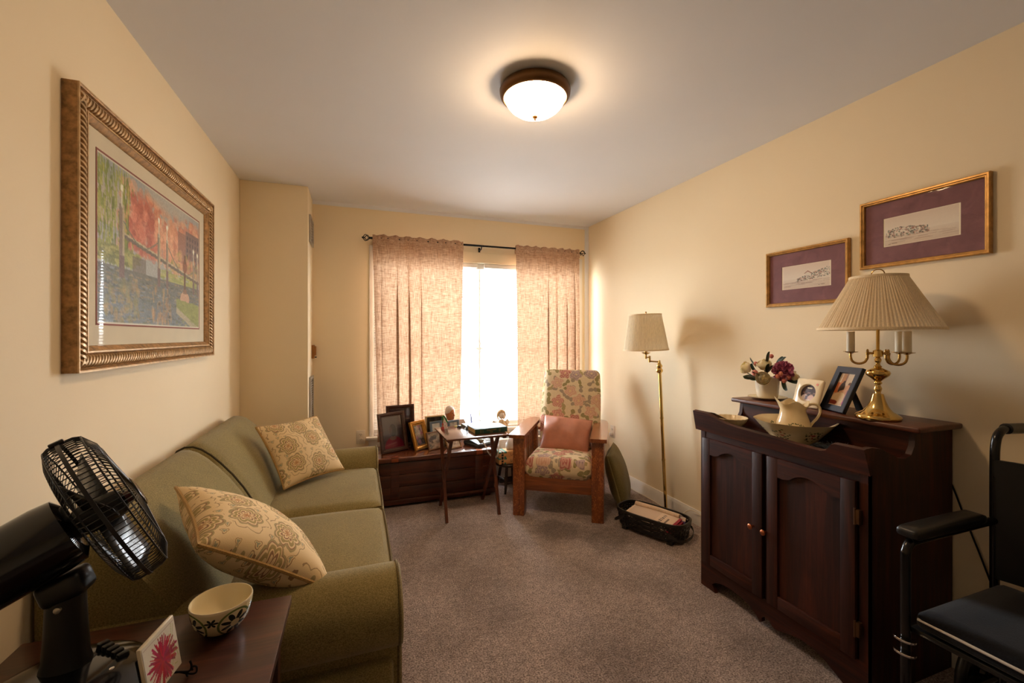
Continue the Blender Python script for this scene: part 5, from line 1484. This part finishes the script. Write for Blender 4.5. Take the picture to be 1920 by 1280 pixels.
obj('upper_dowel', MB().tube([(-.196, .125, TZ - .024), (.196, .125, TZ - .024)], .008, 10), M_trayl, t)

# what lies on the tray
t = thing('hardcover_book', 'thick dark green hardcover book lying on the tray table', 'book', (.905, 3.06, TZ), 5)
bw, bd_, bh = .25, .165, .036
M_green = plain('dark_green_cloth', (20, 62, 50), .5, var=.08, vs_=60, bmp=.1, bs_=600); M_page = plain('cream_page_block', (212, 186, 132), .8, var=.06, vs_=90)
obj('cover', MB().bx(-bw / 2, bw / 2, -bd_ / 2, bd_ / 2, 0, .003, .001).bx(-bw / 2, bw / 2, -bd_ / 2, bd_ / 2, bh - .003, bh, .001).bx(-bw / 2, bw / 2, -bd_ / 2 - .002, -bd_ / 2 + .002, 0, bh, .001), M_green, t)
obj('page_block', MB().bx(-bw / 2 + .004, bw / 2 - .004, -bd_ / 2 + .002, bd_ / 2 - .004, .003, bh - .003), M_page, t, 0)
M_gilt2 = plain('gilt_lettering', (176, 144, 84), .4, .4)
text_mesh('Crossword', .016, M_gilt2, T(.0, -bd_ / 2 - .0022, .019) @ RX(90), 'spine_title', t)
text_mesh('Book', .010, M_gilt2, T(.0, -bd_ / 2 - .0022, .007) @ RX(90), 'spine_subtitle', t)
sb = MB()
for x in (-.085, -.078, -.066, .06, .068): sb.bx(x - .0008, x + .0008, -bd_ / 2 - .0026, -bd_ / 2 - .0018, .006, bh - .006)
obj('spine_bands', sb, M_gilt2, t, 0)
t = thing('spiral_notebook', 'spiral-bound notebook lying behind the green book on the tray', 'notebook', (.885, 3.235, TZ), 5)
obj('pages', MB().bx(-.115, .115, -.07, .072, 0, .016, .001), plain('white_paper', (226, 222, 216), .8, var=.02), t)
obj('cover', MB().bx(-.117, .117, -.072, .074, .016, .018, .0005).bx(-.117, -.113, -.07, .074, 0, .016), plain('grey_green_cover', (96, 98, 84), .5), t)
me = mesh_from('wire_coil', MB().tube([(0, .009 * math.cos(R(a)), .009 * math.sin(R(a))) for a in range(0, 360, 24)], .0011, 5, closed=True), M_black)
for k in range(24): obj('wire_coil', me, None, t, loc=(-.105 + k * .0088, -.066, .0125))
t = thing('eyeglasses', 'folded eyeglasses with thin dark rims beside the green book', 'eyeglasses', (.762, 3.085, TZ), 70)
g = MB()
for sx in (-1, 1):
    g.tube([(sx * .033 + .024 * math.cos(R(a)), 0, .021 + .019 * math.sin(R(a))) for a in range(0, 360, 20)], .0018, 6, closed=True)
g.tube(bez([(-.010, 0, .024), (0, -.003, .028), (.010, 0, .024)], 4), .0015, 6)
obj('rims', g, M_black, t)
for sx in (-1, 1): obj('temple', MB().tube(bez([(sx * .056, 0, .026), (sx * .054, .012, .024), (-sx * .01, .020 + .004 * sx, .018), (-sx * .05, .022 + .004 * sx, .006)], 5), .0017, 6), M_black, t)
t = thing('holiday_figurine', 'tiny red and green holiday figurines group on the tray corner', 'figurine', (.628, 3.235, TZ), 20)
M_red = plain('painted_red', (170, 44, 34), .4); M_grn = plain('painted_green', (38, 120, 48), .4); M_wht = plain('painted_white', (220, 214, 206), .5, var=.04)
obj('tree_body', MB().loft([[(-.020, -.004, 0), (.020, -.004, 0), (.020, .006, 0), (-.020, .006, 0)], [(-.016, -.003, .06), (.010, -.003, .058), (.010, .005, .058), (-.016, .005, .06)], [(-.012, -.002, .085), (-.006, -.002, .085), (-.006, .003, .085), (-.012, .003, .085)]]), M_wht, t)
obj('green_hood', MB().tube(bez([(.016, 0, .045), (.002, 0, .075), (-.014, 0, .098), (-.024, 0, .088), (-.022, 0, .07)], 5), [.006 + .002 * math.sin(k * .4) for k in range(21)], 8), M_grn, t)
obj('red_elf', MB().lathe([(0, 0), (.012, 0), (.013, .012), (.008, .02), (0, .021)], 14, T(-.028, -.008, 0)).lathe([(.009, .034), (.006, .042), (0, .05)], 12, T(-.028, -.008, 0)), M_red, t)
obj('elf_face', MB().lathe([(0, .019), (.006, .021), (.008, .028), (.006, .035), (0, .036)], 14, T(-.028, -.008, 0)), M_skin, t)
for k, (x, z) in enumerate(((-.006, .05), (.006, .035), (-.004, .022), (.012, .018), (.004, .008))): obj('ornament_bead', MB().lathe([(0, -.0045), (.0045, 0), (0, .0045)], 10, T(x, -.0045, z)), M_red if k % 2 == 0 else plain('painted_pink', (206, 110, 120), .4), t)
t = thing('binder_clip', 'small black binder clip lying on the tray table', 'clip', (.738, 3.25, TZ), 25)
obj('clip_body', MB().prism([(-.012, 0), (.012, 0), (.004, .013), (-.004, .013)], .026, T(0, -.013, 0)), M_blackp, t)
obj('clip_handle', MB().tube(bez([(-.006, -.008, .012), (-.02, -.004, .006), (-.02, .004, .006), (-.006, .008, .012)], 4), .001, 5), M_black, t)
t = thing('ruler', 'yellow-green ruler lying on papers at the back of the tray', 'ruler', (.765, 3.30, TZ), 14)
obj('blade', MB().bx(-.055, .06, -.010, .010, 0, .003, .0005), plain('lime_plastic', (190, 186, 60), .4), t)
tk = MB()
for k in range(14): tk.bx(-.05 + k * .008, -.0494 + k * .008, -.010, -.004, .003, .0033)
obj('tick_marks', tk, M_dark, t, 0)

# ---------------------------------------------------------------- stool with tissue boxes
M_stool = wood('dark_stool_wood', (30, 18, 12), (62, 38, 24), 'x', 1, .35)
STZ = .25
t = thing('stool', 'low dark wooden stool behind the armchair arm holding tissue boxes', 'stool', (1.235, 3.50, 0), 8)
obj('seat', MB().lathe([(0, STZ), (.11, STZ), (.126, STZ - .004), (.13, STZ - .014), (.122, STZ - .026), (.09, STZ - .032), (0, STZ - .032)], 36), M_stool, t, 60)
for k, a in enumerate((45, 135, 225, 315)):
    c_, s_ = math.cos(R(a)), math.sin(R(a))
    obj('leg', MB().tube([(.075 * c_, .075 * s_, STZ - .03), (.098 * c_, .098 * s_, .10), (.118 * c_, .118 * s_, .0)], [.011, .013, .009], 10), M_stool, t)
for a, z in ((45, .08), (135, .11), (225, .08), (315, .11)):
    p = [(.104 * math.cos(R(a + d)), .104 * math.sin(R(a + d)), z) for d in (0, 90)]
    obj('rung', MB().tube(p, .006, 8), M_stool, t)
def tissuemat():
    m, nt, b = newmat('tissue_box_print')
    v = vec2(nt, 'xz')
    sp = nt.nodes.new('ShaderNodeSeparateXYZ'); lk(nt, v, sp.inputs[0])
    vo = nd(nt, 'ShaderNodeTexVoronoi', _voronoi_dimensions='2D', _distance='CHEBYCHEV', Scale=46.0, Randomness=.25); lk(nt, v, vo.inputs['Vector'])
    sc = nt.nodes.new('ShaderNodeSeparateColor'); lk(nt, vo.outputs['Color'], sc.inputs[0])
    on = math_(nt, 'MULTIPLY', math_(nt, 'LESS_THAN', vo.outputs['Distance'], .40), math_(nt, 'LESS_THAN', sp.outputs[0], -.045))
    on = math_(nt, 'MULTIPLY', on, math_(nt, 'GREATER_THAN', sc.outputs[1], .3))
    c = ramp(nt, sc.outputs[0], [(0, (36, 110, 96)), (.5, (20, 34, 38)), (.75, (60, 132, 116))], 'CONSTANT').outputs[0]
    lk(nt, mixc(nt, on, mixc(nt, noise(nt, coords(nt), 30, 2), (206, 160, 108), (214, 172, 120)), c), b.inputs['Base Color'])
    b.inputs['Roughness'].default_value = .5
    return m
M_tiss = tissuemat(); M_ink = plain('dark_print_ink', (60, 56, 58), .6)
for k, lab in enumerate(('tan tissue box with teal squares directly on the stool seat', 'tan tissue box with teal squares on top of another box')):
    t = thing('tissue_box', lab, 'tissue box', (1.222, 3.47, STZ + k * .0515), 3)
    obj('carton', MB().bx(-.112, .112, -.055, .055, 0, .051, .001), M_tiss, t)
    text_mesh('Livi', .034, M_ink, T(-.012, -.0552, .014) @ RX(90), 'carton_lettering', t, .0003, 'LEFT')
    if k: obj('tissue', MB().loft([[(.03 + r * math.cos(q) * (1 + .2 * math.cos(3 * q + z * 60)), r * .55 * math.sin(q), z) for q in [2 * math.pi * j / 20 for j in range(20)]] for z, r in ((.049, .045), (.07, .055), (.10, .062), (.13, .05), (.15, .028), (.158, .006))]), plain('white_tissue', (236, 238, 244), .8, var=.02), t, 180)

# ---------------------------------------------------------------- armchair
def oakmat():
    m, nt, b = newmat('quartersawn_oak')
    n1 = noise(nt, coords(nt, (14, 14, 1.2)), 1.6, 5, .6, 1.0)
    fl = nd(nt, 'ShaderNodeTexNoise', Scale=1.0, Detail=2.0, Distortion=1.5); lk(nt, coords(nt, (70, 70, 45), rot=(.3, .5, 0)), fl.inputs['Vector'])
    c = ramp(nt, n1, [(.3, (92, 42, 16)), (.7, (156, 84, 36))]).outputs[0]
    f = math_(nt, 'MULTIPLY', math_(nt, 'GREATER_THAN', fl.outputs['Fac'], .57), .45)
    lk(nt, mixc(nt, f, c, (196, 120, 60)), b.inputs['Base Color'])
    b.inputs['Roughness'].default_value = .32; b.inputs['Coat Weight'].default_value = .3; b.inputs['Coat Roughness'].default_value = .15
    return m
M_oak = oakmat()
M_oakx = wood('oak_apron', (112, 56, 22), (164, 92, 42), 'x', 1, .32, .3)
M_oaky = wood('oak_arm', (112, 56, 24), (166, 94, 44), 'y', 1, .25, .45)
CH = (1.378, 2.846, 0); CA = math.degrees(math.atan2(-.55, .835))
t = thing('armchair', 'oak Morris armchair with floral cushions by the window', 'armchair', CH, CA)
for sx in (-1, 1):
    x = sx * .285
    obj('leg', MB().bx(x - .043, x + .043, -.043, .043, 0, .574, .006, 2), M_oak, t)
    obj('leg', MB().bx(x - .032, x + .032, .535, .60, 0, .574, .005, 2), M_oak, t)
    ap_ = [(x - .052 - (.012 if sx < 0 else 0), -.075), (x + .052 + (.012 if sx > 0 else 0), -.075), (x + .052 + (.012 if sx > 0 else 0), .50)] + \
          [(x + .064 * math.cos(R(a)) * .9, .54 + .12 * math.sin(R(a))) for a in range(10, 171, 16)] + [(x - .052 - (.012 if sx < 0 else 0), .50)]
    obj('arm', MB().prism([(p[0], p[1]) for p in ap_], .026, Matrix(((1, 0, 0, 0), (0, 0, 1, 0), (0, 1, 0, .574), (0, 0, 0, 1)))), M_oaky, t, 30)
    obj('side_rail', MB().bx(x - .013, x + .013, .043, .535, .19, .29, .003), M_oaky, t)
    obj('upper_side_rail', MB().bx(x - .012, x + .012, .043, .535, .535, .574, .003), M_oaky, t)
    me = mesh_from('slat', MB().bx(-.006, .006, -.019, .019, .288, .537, .002), M_oak)
    for k in range(6): obj('slat', me, None, t, loc=(x, .095 + k * .078, 0))
obj('front_apron', MB().bx(-.243, .243, -.018, .008, .184, .302, .003), M_oakx, t)
obj('rear_rail', MB().bx(-.255, .255, .555, .58, .19, .29, .003), M_oakx, t)
obj('support_rod', MB().tube([(-.30, .66, .50), (.30, .66, .50)], .011, 10), M_oak, t)
M_flor_s = floral('rose_print_seat', 'x(y-z)', 7.6); M_flor_b = floral('rose_print_back', 'xz', 7.6)
so_ = obj('seat_cushion', MB().puff(.50, .55, .125, .05, .028, 16), M_flor_s, t, 60)
so_.location = (0, .235, .335); so_.rotation_euler = (R(-3.5), 0, 0)
bc = obj('back_cushion', MB().puff(.485, .115, .68, .045, 0, 16, side=.012), M_flor_b, t, 60)
bc.location = (.03, .60, .70); bc.rotation_euler = (R(-24), 0, 0)
bf = MB().bx(-.235, -.20, 0, .022, -.33, .31, .003).bx(.20, .235, 0, .022, -.33, .31, .003)
for z in (-.30, -.15, 0, .15, .28): bf.bx(-.20, .20, .002, .018, z - .028, z + .028, .002)
bo = obj('back_frame', bf, M_oakx, t); bo.location = (.03, .658, .672); bo.rotation_euler = (R(-24), 0, 0)

def place(loc, rz, local):
    return T(*loc) @ RZ(rz) @ local
LM = place(CH, CA, T(.015, .385, .515) @ RZ(-3) @ RX(66) @ RZ(-4))
t = thing('lumbar_pillow', 'dusty pink satin cushion propped on the floral armchair', 'pillow', LM.translation)
o = obj('cover', MB().pillow(.395, .285, .16, 30, .03, .36, wr=.022, seed=5), plain('dusty_pink_satin', (186, 124, 100), .45, var=.05, vs_=14), t, 180)
o.matrix_local = T(*(-LM.translation)) @ LM
e = obj('seam', MB().tube(pillow_edge(.395, .285, .03), .0025, 6, closed=True), plain('dusty_pink_seam', (160, 100, 80), .6), t)
e.matrix_local = T(*(-LM.translation)) @ LM

GM = place(CH, CA, T(.418, .40, .205) @ RY(-76 + 14 + 0) @ RZ(0))
GM = place(CH, CA, frame_M((.425, .40, .212), (.10, 1, 0), (-.28, .0, .96)))
t = thing('floor_cushion', 'olive green square cushion leaning on the floor beside the armchair', 'cushion', (GM.translation.x, GM.translation.y, 0))
mo = fabric('olive_canvas', (92, 80, 44), (122, 108, 64), 500)
o = obj('cover', MB().pillow(.44, .42, .15, 24, .04, .36, wr=.008, seed=8), mo, t, 60)
o.matrix_local = T(-GM.translation.x, -GM.translation.y, 0) @ GM
e = obj('piping', MB().tube(pillow_edge(.44, .42, .04), .005, 6, closed=True), fabric('olive_piping', (112, 98, 56), (146, 130, 80), 600), t)
e.matrix_local = T(-GM.translation.x, -GM.translation.y, 0) @ GM

# ---------------------------------------------------------------- floor lamp
t = thing('floor_lamp', 'brass swing-arm floor lamp with cream pleated shade by the wall', 'floor lamp', (2.10, 2.555, 0))
obj('base', MB().lathe([(0, 0), (.115, 0), (.12, .004), (.118, .012), (.10, .019), (.06, .024), (.03, .030), (.018, .04), (.012, .05), (0, .05)], 48), M_brass, t, 60)
lean = (-.004, .070)
def lp(z, dx=0, dy=0): return (lean[0] * z / 1.1 + dx, lean[1] * z / 1.1 + dy, z)
obj('pole', MB().tube([lp(.045), lp(1.06)], .0115, 14), M_brass, t)
for z in (.42, .72):
    obj('pole_joint', MB().tube([lp(z - .006), lp(z + .006)], .0135, 14), M_brass, t)
obj('pole_collar', MB().lathe([(.0, 1.045), (.014, 1.046), (.022, 1.054), (.026, 1.066), (.020, 1.078), (.014, 1.084), (.020, 1.092), (.022, 1.10), (.013, 1.112), (.008, 1.125), (.006, 1.14), (0, 1.142)], 24, T(lean[0], lean[1], 0)), M_brass, t, 60)
A = Vector((lean[0], lean[1], 1.128)); B = Vector((-.045, .13, 1.13)); Cc = Vector((-.095, .107, 1.155))
obj('swing_arm', MB().tube([tuple(A), tuple(A + (B - A) * .5), tuple(B)], .0055, 10).tube([(B.x, B.y, 1.122), (B.x, B.y, 1.17)], .008, 10).tube([(B.x, B.y, 1.16), tuple(Vector((Cc.x, Cc.y, 1.16)))], .0055, 10).tube([(Cc.x, Cc.y, 1.15), (Cc.x, Cc.y, 1.185)], .007, 10), M_brassd, t)
obj('drip_cup', MB().lathe([(0, 1.183), (.01, 1.183), (.03, 1.192), (.036, 1.197), (.03, 1.197), (.011, 1.193), (.011, 1.26), (0, 1.26)], 24, T(Cc.x, Cc.y, 0)), M_brass, t, 60)
obj('harp', MB().tube([(Cc.x, Cc.y, 1.25), (Cc.x, Cc.y, 1.49)], .003, 8), M_brassd, t)
shade(.158, 1.218, .115, 1.475, 84, .0018, pleat('pleated_ivory_linen', (244, 230, 202)), t, M_band, M=T(Cc.x, Cc.y, 0) @ T(0, 0, 1.2) @ RX(0) @ RY(-2) @ T(0, 0, -1.2), seed=4)
obj('finial', MB().lathe([(0, 1.478), (.007, 1.479), (.004, 1.488), (.006, 1.494), (0, 1.50)], 14, T(Cc.x, Cc.y, 0)), M_brassd, t)

# ---------------------------------------------------------------- magazine basket
M_bask = plain('black_woven_splint', (20, 18, 17), .4, var=.2, vs_=60); M_bask2 = plain('black_splint_band', (28, 25, 23), .38, var=.15, vs_=40)
t = thing('basket', 'low oval black woven basket full of magazines', 'basket', (1.872, 2.412, 0), -65.6)
def oval(a, L, Wd, e=.62):
    c_, s_ = math.cos(a), math.sin(a)
    return (L * math.copysign(abs(c_) ** e, c_), Wd * math.copysign(abs(s_) ** e, s_))
obj('bottom', MB().loft([[(*oval(2 * math.pi * k / 48, .215, .105), z) for k in range(48)] for z in (.022, .028)]), M_bask, t)
rows = 7; NW = 40
for r_ in range(rows):
    z = .032 + r_ * .0145; f = r_ / (rows - 1)
    rings = []
    for k in range(NW * 4):
        a = 2 * math.pi * k / (NW * 4)
        w_ = .0028 * (1 if ((k // 4) + r_) % 2 else -1) * abs(math.sin(math.pi * (k % 4 + .5) / 4))
        L, Wd = .222 + .018 * f + w_, .110 + .014 * f + w_
        x, y = oval(a, L, Wd)
        nx_, ny_ = x / max(1e-6, math.hypot(x, y)), y / max(1e-6, math.hypot(x, y))
        rings.append([(x, y, z - .0066), (x + nx_ * .0016, y + ny_ * .0016, z), (x, y, z + .0066), (x - nx_ * .0016, y - ny_ * .0016, z)])
    obj('woven_splint', MB().loft(rings, closed=True), M_bask, t)
me_l = []
for k in range(NW):
    a = 2 * math.pi * (k + .5) / NW
    p0 = oval(a, .222, .110); p1 = oval(a, .240, .124)
    d = Vector((-math.sin(a), math.cos(a), 0)).normalized() * .006
    me_l.append((p0, p1, d))
for p0, p1, d in me_l:
    up = MB().loft([[(p0[0] - d.x, p0[1] - d.y, .026), (p0[0] + d.x, p0[1] + d.y, .026), (p0[0] * 1.008 + d.x, p0[1] * 1.012 + d.y, .026), (p0[0] * 1.008 - d.x, p0[1] * 1.012 - d.y, .026)],
             [(p1[0] - d.x, p1[1] - d.y, .130), (p1[0] + d.x, p1[1] + d.y, .130), (p1[0] * 1.008 + d.x, p1[1] * 1.012 + d.y, .130), (p1[0] * 1.008 - d.x, p1[1] * 1.012 - d.y, .130)]])
    obj('upright', up, M_bask, t)
rr = []
for k in range(96):
    x, y = oval(2 * math.pi * k / 96, .244, .128)
    f = 1 - .011 / max(.1, math.hypot(x, y))
    rr.append([(x, y, .122), (x, y, .138), (x * f, y * f, .138), (x * f, y * f, .122)])
obj('rim', MB().loft(rr, closed=True), M_bask2, t)
for sx in (-1, 1):
    # swing handles folded down against the ends
    pts = [(sx * .13, -.132, .118), (sx * .17, -.137, .085), (sx * .222, -.116, .056), (sx * .247, -.06, .040), (sx * .250, 0, .036), (sx * .247, .06, .040), (sx * .222, .116, .056), (sx * .17, .137, .085), (sx * .13, .132, .118)]
    b_ = bez(pts, 5)
    obj('swing_handle', MB().loft([[(p[0], p[1], p[2] - .008), (p[0], p[1], p[2] + .008), (p[0] * .985, p[1] * .985, p[2] + .008), (p[0] * .985, p[1] * .985, p[2] - .008)] for p in b_]), M_bask2, t)
    for sy in (-1, 1):
        obj('foot', MB().box((sx * .16, sy * .085, .012), (.036, .03, .024), .004), M_bask2, t)
mg = [('magazine', 'cream newspaper magazine rolled open on top of the basket', (224, 200, 176), 0), ('magazine', 'magazine with a red edge lying under the open newspaper', (226, 206, 186), 1), ('magazine', 'magazine with a purple corner standing at the back of the basket', (200, 190, 184), 2), ('magazine', 'pale magazine at the front of the basket with page edges showing', (222, 200, 160), 3)]
def newsprint(kind):
    c = Canvas(90, 60, (222, 198, 174))
    rs = np.random.RandomState(kind + 1)
    if kind == 0:
        for j in range(13):
            y = .93 - j * .05
            c.rect(.05, .62, y, y + .014, (176, 152, 136), .8)
        for k in range(9): c.rect(.68 + rs.uniform(0, .02), .74, .08 + k * .09, .12 + k * .09, (60, 48, 44))
        c.rect(.80, .83, .05, .7, (90, 76, 70), .8); c.rect(.95, 1, 0, 1, (150, 24, 50))
    elif kind == 2:
        c.dabs(40, 0, 1, 0, 1, .1, .1, [(180, 170, 176), (120, 100, 120), (210, 200, 196), (90, 70, 66)], .6, 5); c.rect(0, .12, .4, 1, (64, 50, 110)); c.rect(.85, 1, 0, .6, (84, 60, 120))
    else:
        for j in range(9): c.rect(.1, .9, .9 - j * .09, .92 - j * .09, (180, 160, 140), .7)
        if kind == 1: c.rect(.9, 1, 0, 1, (150, 24, 50))
    return c
def sheet(name, cv, w, h, curl, th, M, parent):
    nx_, ny_ = cv.w, cv.h
    def P(u, v, dz):
        x = (u - .5) * w; y = (v - .5) * h; z = curl(u, v)
        return tuple(M @ Vector((x, y, z + dz)))
    me = bpy.data.meshes.new(name)
    vv = [P(i / (nx_ - 1), 1 - j / (ny_ - 1), 0) for j in range(ny_) for i in range(nx_)] + [P(i / (nx_ - 1), 1 - j / (ny_ - 1), -th) for j in range(ny_) for i in range(nx_)]
    n0 = nx_ * ny_; ff = []
    for j in range(ny_ - 1):
        for i in range(nx_ - 1):
            q = [j * nx_ + i, (j + 1) * nx_ + i, (j + 1) * nx_ + i + 1, j * nx_ + i + 1]
            ff.append(q); ff.append([k + n0 for k in q[::-1]])
    for i in range(nx_ - 1):
        for j in (0, ny_ - 1): ff.append([j * nx_ + i, j * nx_ + i + 1, j * nx_ + i + 1 + n0, j * nx_ + i + n0])
    for j in range(ny_ - 1):
        for i in (0, nx_ - 1): ff.append([j * nx_ + i, (j + 1) * nx_ + i, (j + 1) * nx_ + i + n0, j * nx_ + i + n0])
    me.from_pydata(vv, [], ff)
    at = me.color_attributes.new('Col', 'FLOAT_COLOR', 'POINT')
    c = np.clip(cv.a.reshape(-1, 3) / 255, 0, 1); c = np.where(c <= .04045, c / 12.92, ((c + .055) / 1.055) ** 2.4)
    c = np.concatenate([c, c * .9], 0)
    at.data.foreach_set('color', np.concatenate([c, np.ones((len(c), 1))], 1).astype(np.float32).ravel())
    me.materials.append(printmat('newsprint', .6))
    return obj(name, me, None, parent)
for nm, lab, c_, kind in mg:
    t = thing(nm, lab, 'magazine', (1.872, 2.412, 0), -65.6, 'magazines in the basket')
    if kind == 0: sheet('pages', newsprint(0), .345, .185, lambda u, v: .010 * math.sin(u * 3) - .004 * u, .004, T(-.005, -.018, .108) @ RX(9) @ RZ(-3), t); obj('rolled_edge', MB().tube([(-.165, .068, .134), (.0, .070, .136), (.15, .074, .130)], .014, 14), plain('newsprint_roll', (220, 194, 168), .7, var=.06, vs_=40), t)
    if kind == 1: sheet('pages', newsprint(1), .31, .165, lambda u, v: .0, .014, T(.025, -.016, .096) @ RX(8) @ RZ(-2), t)
    if kind == 2: sheet('pages', newsprint(2), .32, .09, lambda u, v: .004 * math.sin(u * 4), .012, T(.02, .085, .092) @ RX(55), t)
    if kind == 3: sheet('pages', newsprint(3), .27, .15, lambda u, v: 0, .03, T(.015, -.024, .070) @ RX(4), t)

# ---------------------------------------------------------------- wheelchair
OX, OY = 1.82, .61
t = thing('wheelchair', 'black folding wheelchair with dark seat pad beside the dry sink', 'wheelchair', (OX, OY, 0))
M_tubeb = plain('black_enamel_tube', (20, 18, 17), .22, .3, .05); M_vinyl = plain('black_vinyl', (14, 13, 13), .38, var=.1, bmp=.1, bs_=120)
M_chr = metal('chrome', (200, 198, 194), .15)
for sy in (-1, 1):
    y = sy * .215
    sf = obj('side_frame', MB().tube(bez([(-.262, y, .05), (-.262, y, .30), (-.262, y, .62), (-.258, y, .672), (-.235, y, .692), (-.20, y, .694), (.215, y, .694)], 5), .0125, 12)
             .tube([(-.262, y, .43), (.215, y, .43)], .011, 12).tube([(-.262, y, .16), (.215, y, .16)], .011, 12), M_tubeb, t, 60)
    bp_ = obj('back_post', MB().tube(bez([(.215, y, .10), (.215, y, .45), (.215, y, .85), (.222, y, .955), (.25, y, .99), (.30, y, .998), (.385, y, .992)], 6), .0125, 12), M_tubeb, t, 60)
    obj('push_grip', MB().tube([(.285, y, .998), (.39, y, .992)], .0185, 14), M_vinyl, bp_)
    obj('armrest_pad', MB().puff(.37, .062, .032, .014, .004, 12, T(-.075, y, .722)), M_vinyl, t, 60)
    obj('caster_fork', MB().tube([(-.262, y, .06), (-.24, y + .0, .11), (-.235, y, .16)], .009, 8).bx(-.27, -.225, y - .025, y - .02, .07, .14, .002).bx(-.27, -.225, y + .02, y + .025, .07, .14, .002), M_chr, sf)
    obj('front_wheel', MB().lathe([(.02, -.014), (.072, -.014), (.086, -.010), (.09, 0), (.086, .010), (.072, .014), (.02, .014)], 36, T(-.24, y, .09) @ RX(90), close=True), M_vinyl, t, 60)
    rw = obj('rear_wheel', MB().lathe([(.125, -.014), (.140, -.013), (.15, -.005), (.15, .005), (.140, .013), (.125, .014)], 44, T(.215, y + sy * .03, .15) @ RX(90), close=True), M_vinyl, t, 60)
    obj('wheel_disc', MB().lathe([(0, -.016), (.03, -.016), (.04, -.006), (.126, -.006), (.126, .006), (.04, .006), (.03, .016), (0, .016)], 36, T(.215, y + sy * .03, .15) @ RX(90)), M_tubeb, rw, 40)
    for z in (.405, .365):
        obj('clamp_ring', MB().lathe([(.0135, -.004), (.026, -.003), (.027, .0), (.026, .003), (.0135, .004)], 24, T(-.266, y, z) @ RY(10), close=True), M_chr, sf)
    obj('leg_rest_hanger', MB().tube(bez([(-.262, y, .20), (-.31, y, .21), (-.325, y, .16), (-.33, y, .06)], 5), .011, 10), M_tubeb, t)
    obj('hanger_cap', MB().lathe([(0, 0), (.017, 0), (.018, .01), (.016, .05), (.010, .058), (0, .06)], 18, T(-.322, y, .215)), M_tubeb, t)
seat = obj('seat_sling', MB().bx(-.25, .21, -.21, .21, .428, .444, .004), M_vinyl, t)
sc_ = obj('seat_pad', MB().puff(.46, .40, .05, .02, .012, 14, T(-.025, 0, .472)), fabric('navy_pad_cloth', (9, 9, 13), (19, 20, 28), 400), t, 60)
obj('pad_piping', MB().tube([(-.252, -.19, .477), (-.257, 0, .479), (-.252, .19, .477)], .0042, 8), plain('white_piping', (196, 190, 182), .6), sc_)
bk = []
for k in range(13):
    u = -1 + 2 * k / 12
    bk.append([(.215 + .035 * (1 - u * u) - .012, u * .213, .50), (.215 + .035 * (1 - u * u) + .0, u * .213, .50), (.215 + .03 * (1 - u * u), u * .213, .90), (.215 + .03 * (1 - u * u) - .012, u * .213, .90)])
obj('back_sling', MB().loft(bk), M_vinyl, t, 60)
for sy in (-1, 1): obj('cross_brace', MB().bx(-.03, .0, -.26, .26, -.008, .008, .003, 2, T(.0, 0, .29) @ RX(sy * 32)), M_tubeb, t)
obj('warning_label', MB().bx(-.20, -.14, .2265, .2275, .15, .17), M_white, t)

# look-alikes share a group
GROUPS = {'throw_pillow': 'medallion throw pillows on the sofa', 'photo_frame': 'framed photographs standing on furniture', 'tissue_box': 'tissue boxes on the stool',
          'wall_outlet': 'wall outlets', 'window_blind': 'window blinds', 'framed_print': 'framed prints on the walls', 'power_cord': 'power cords along the walls'}
for o in list(bpy.data.objects):
    k = o.name.split('.')[0]
    if o.parent is None and k in GROUPS: o['group'] = GROUPS[k]
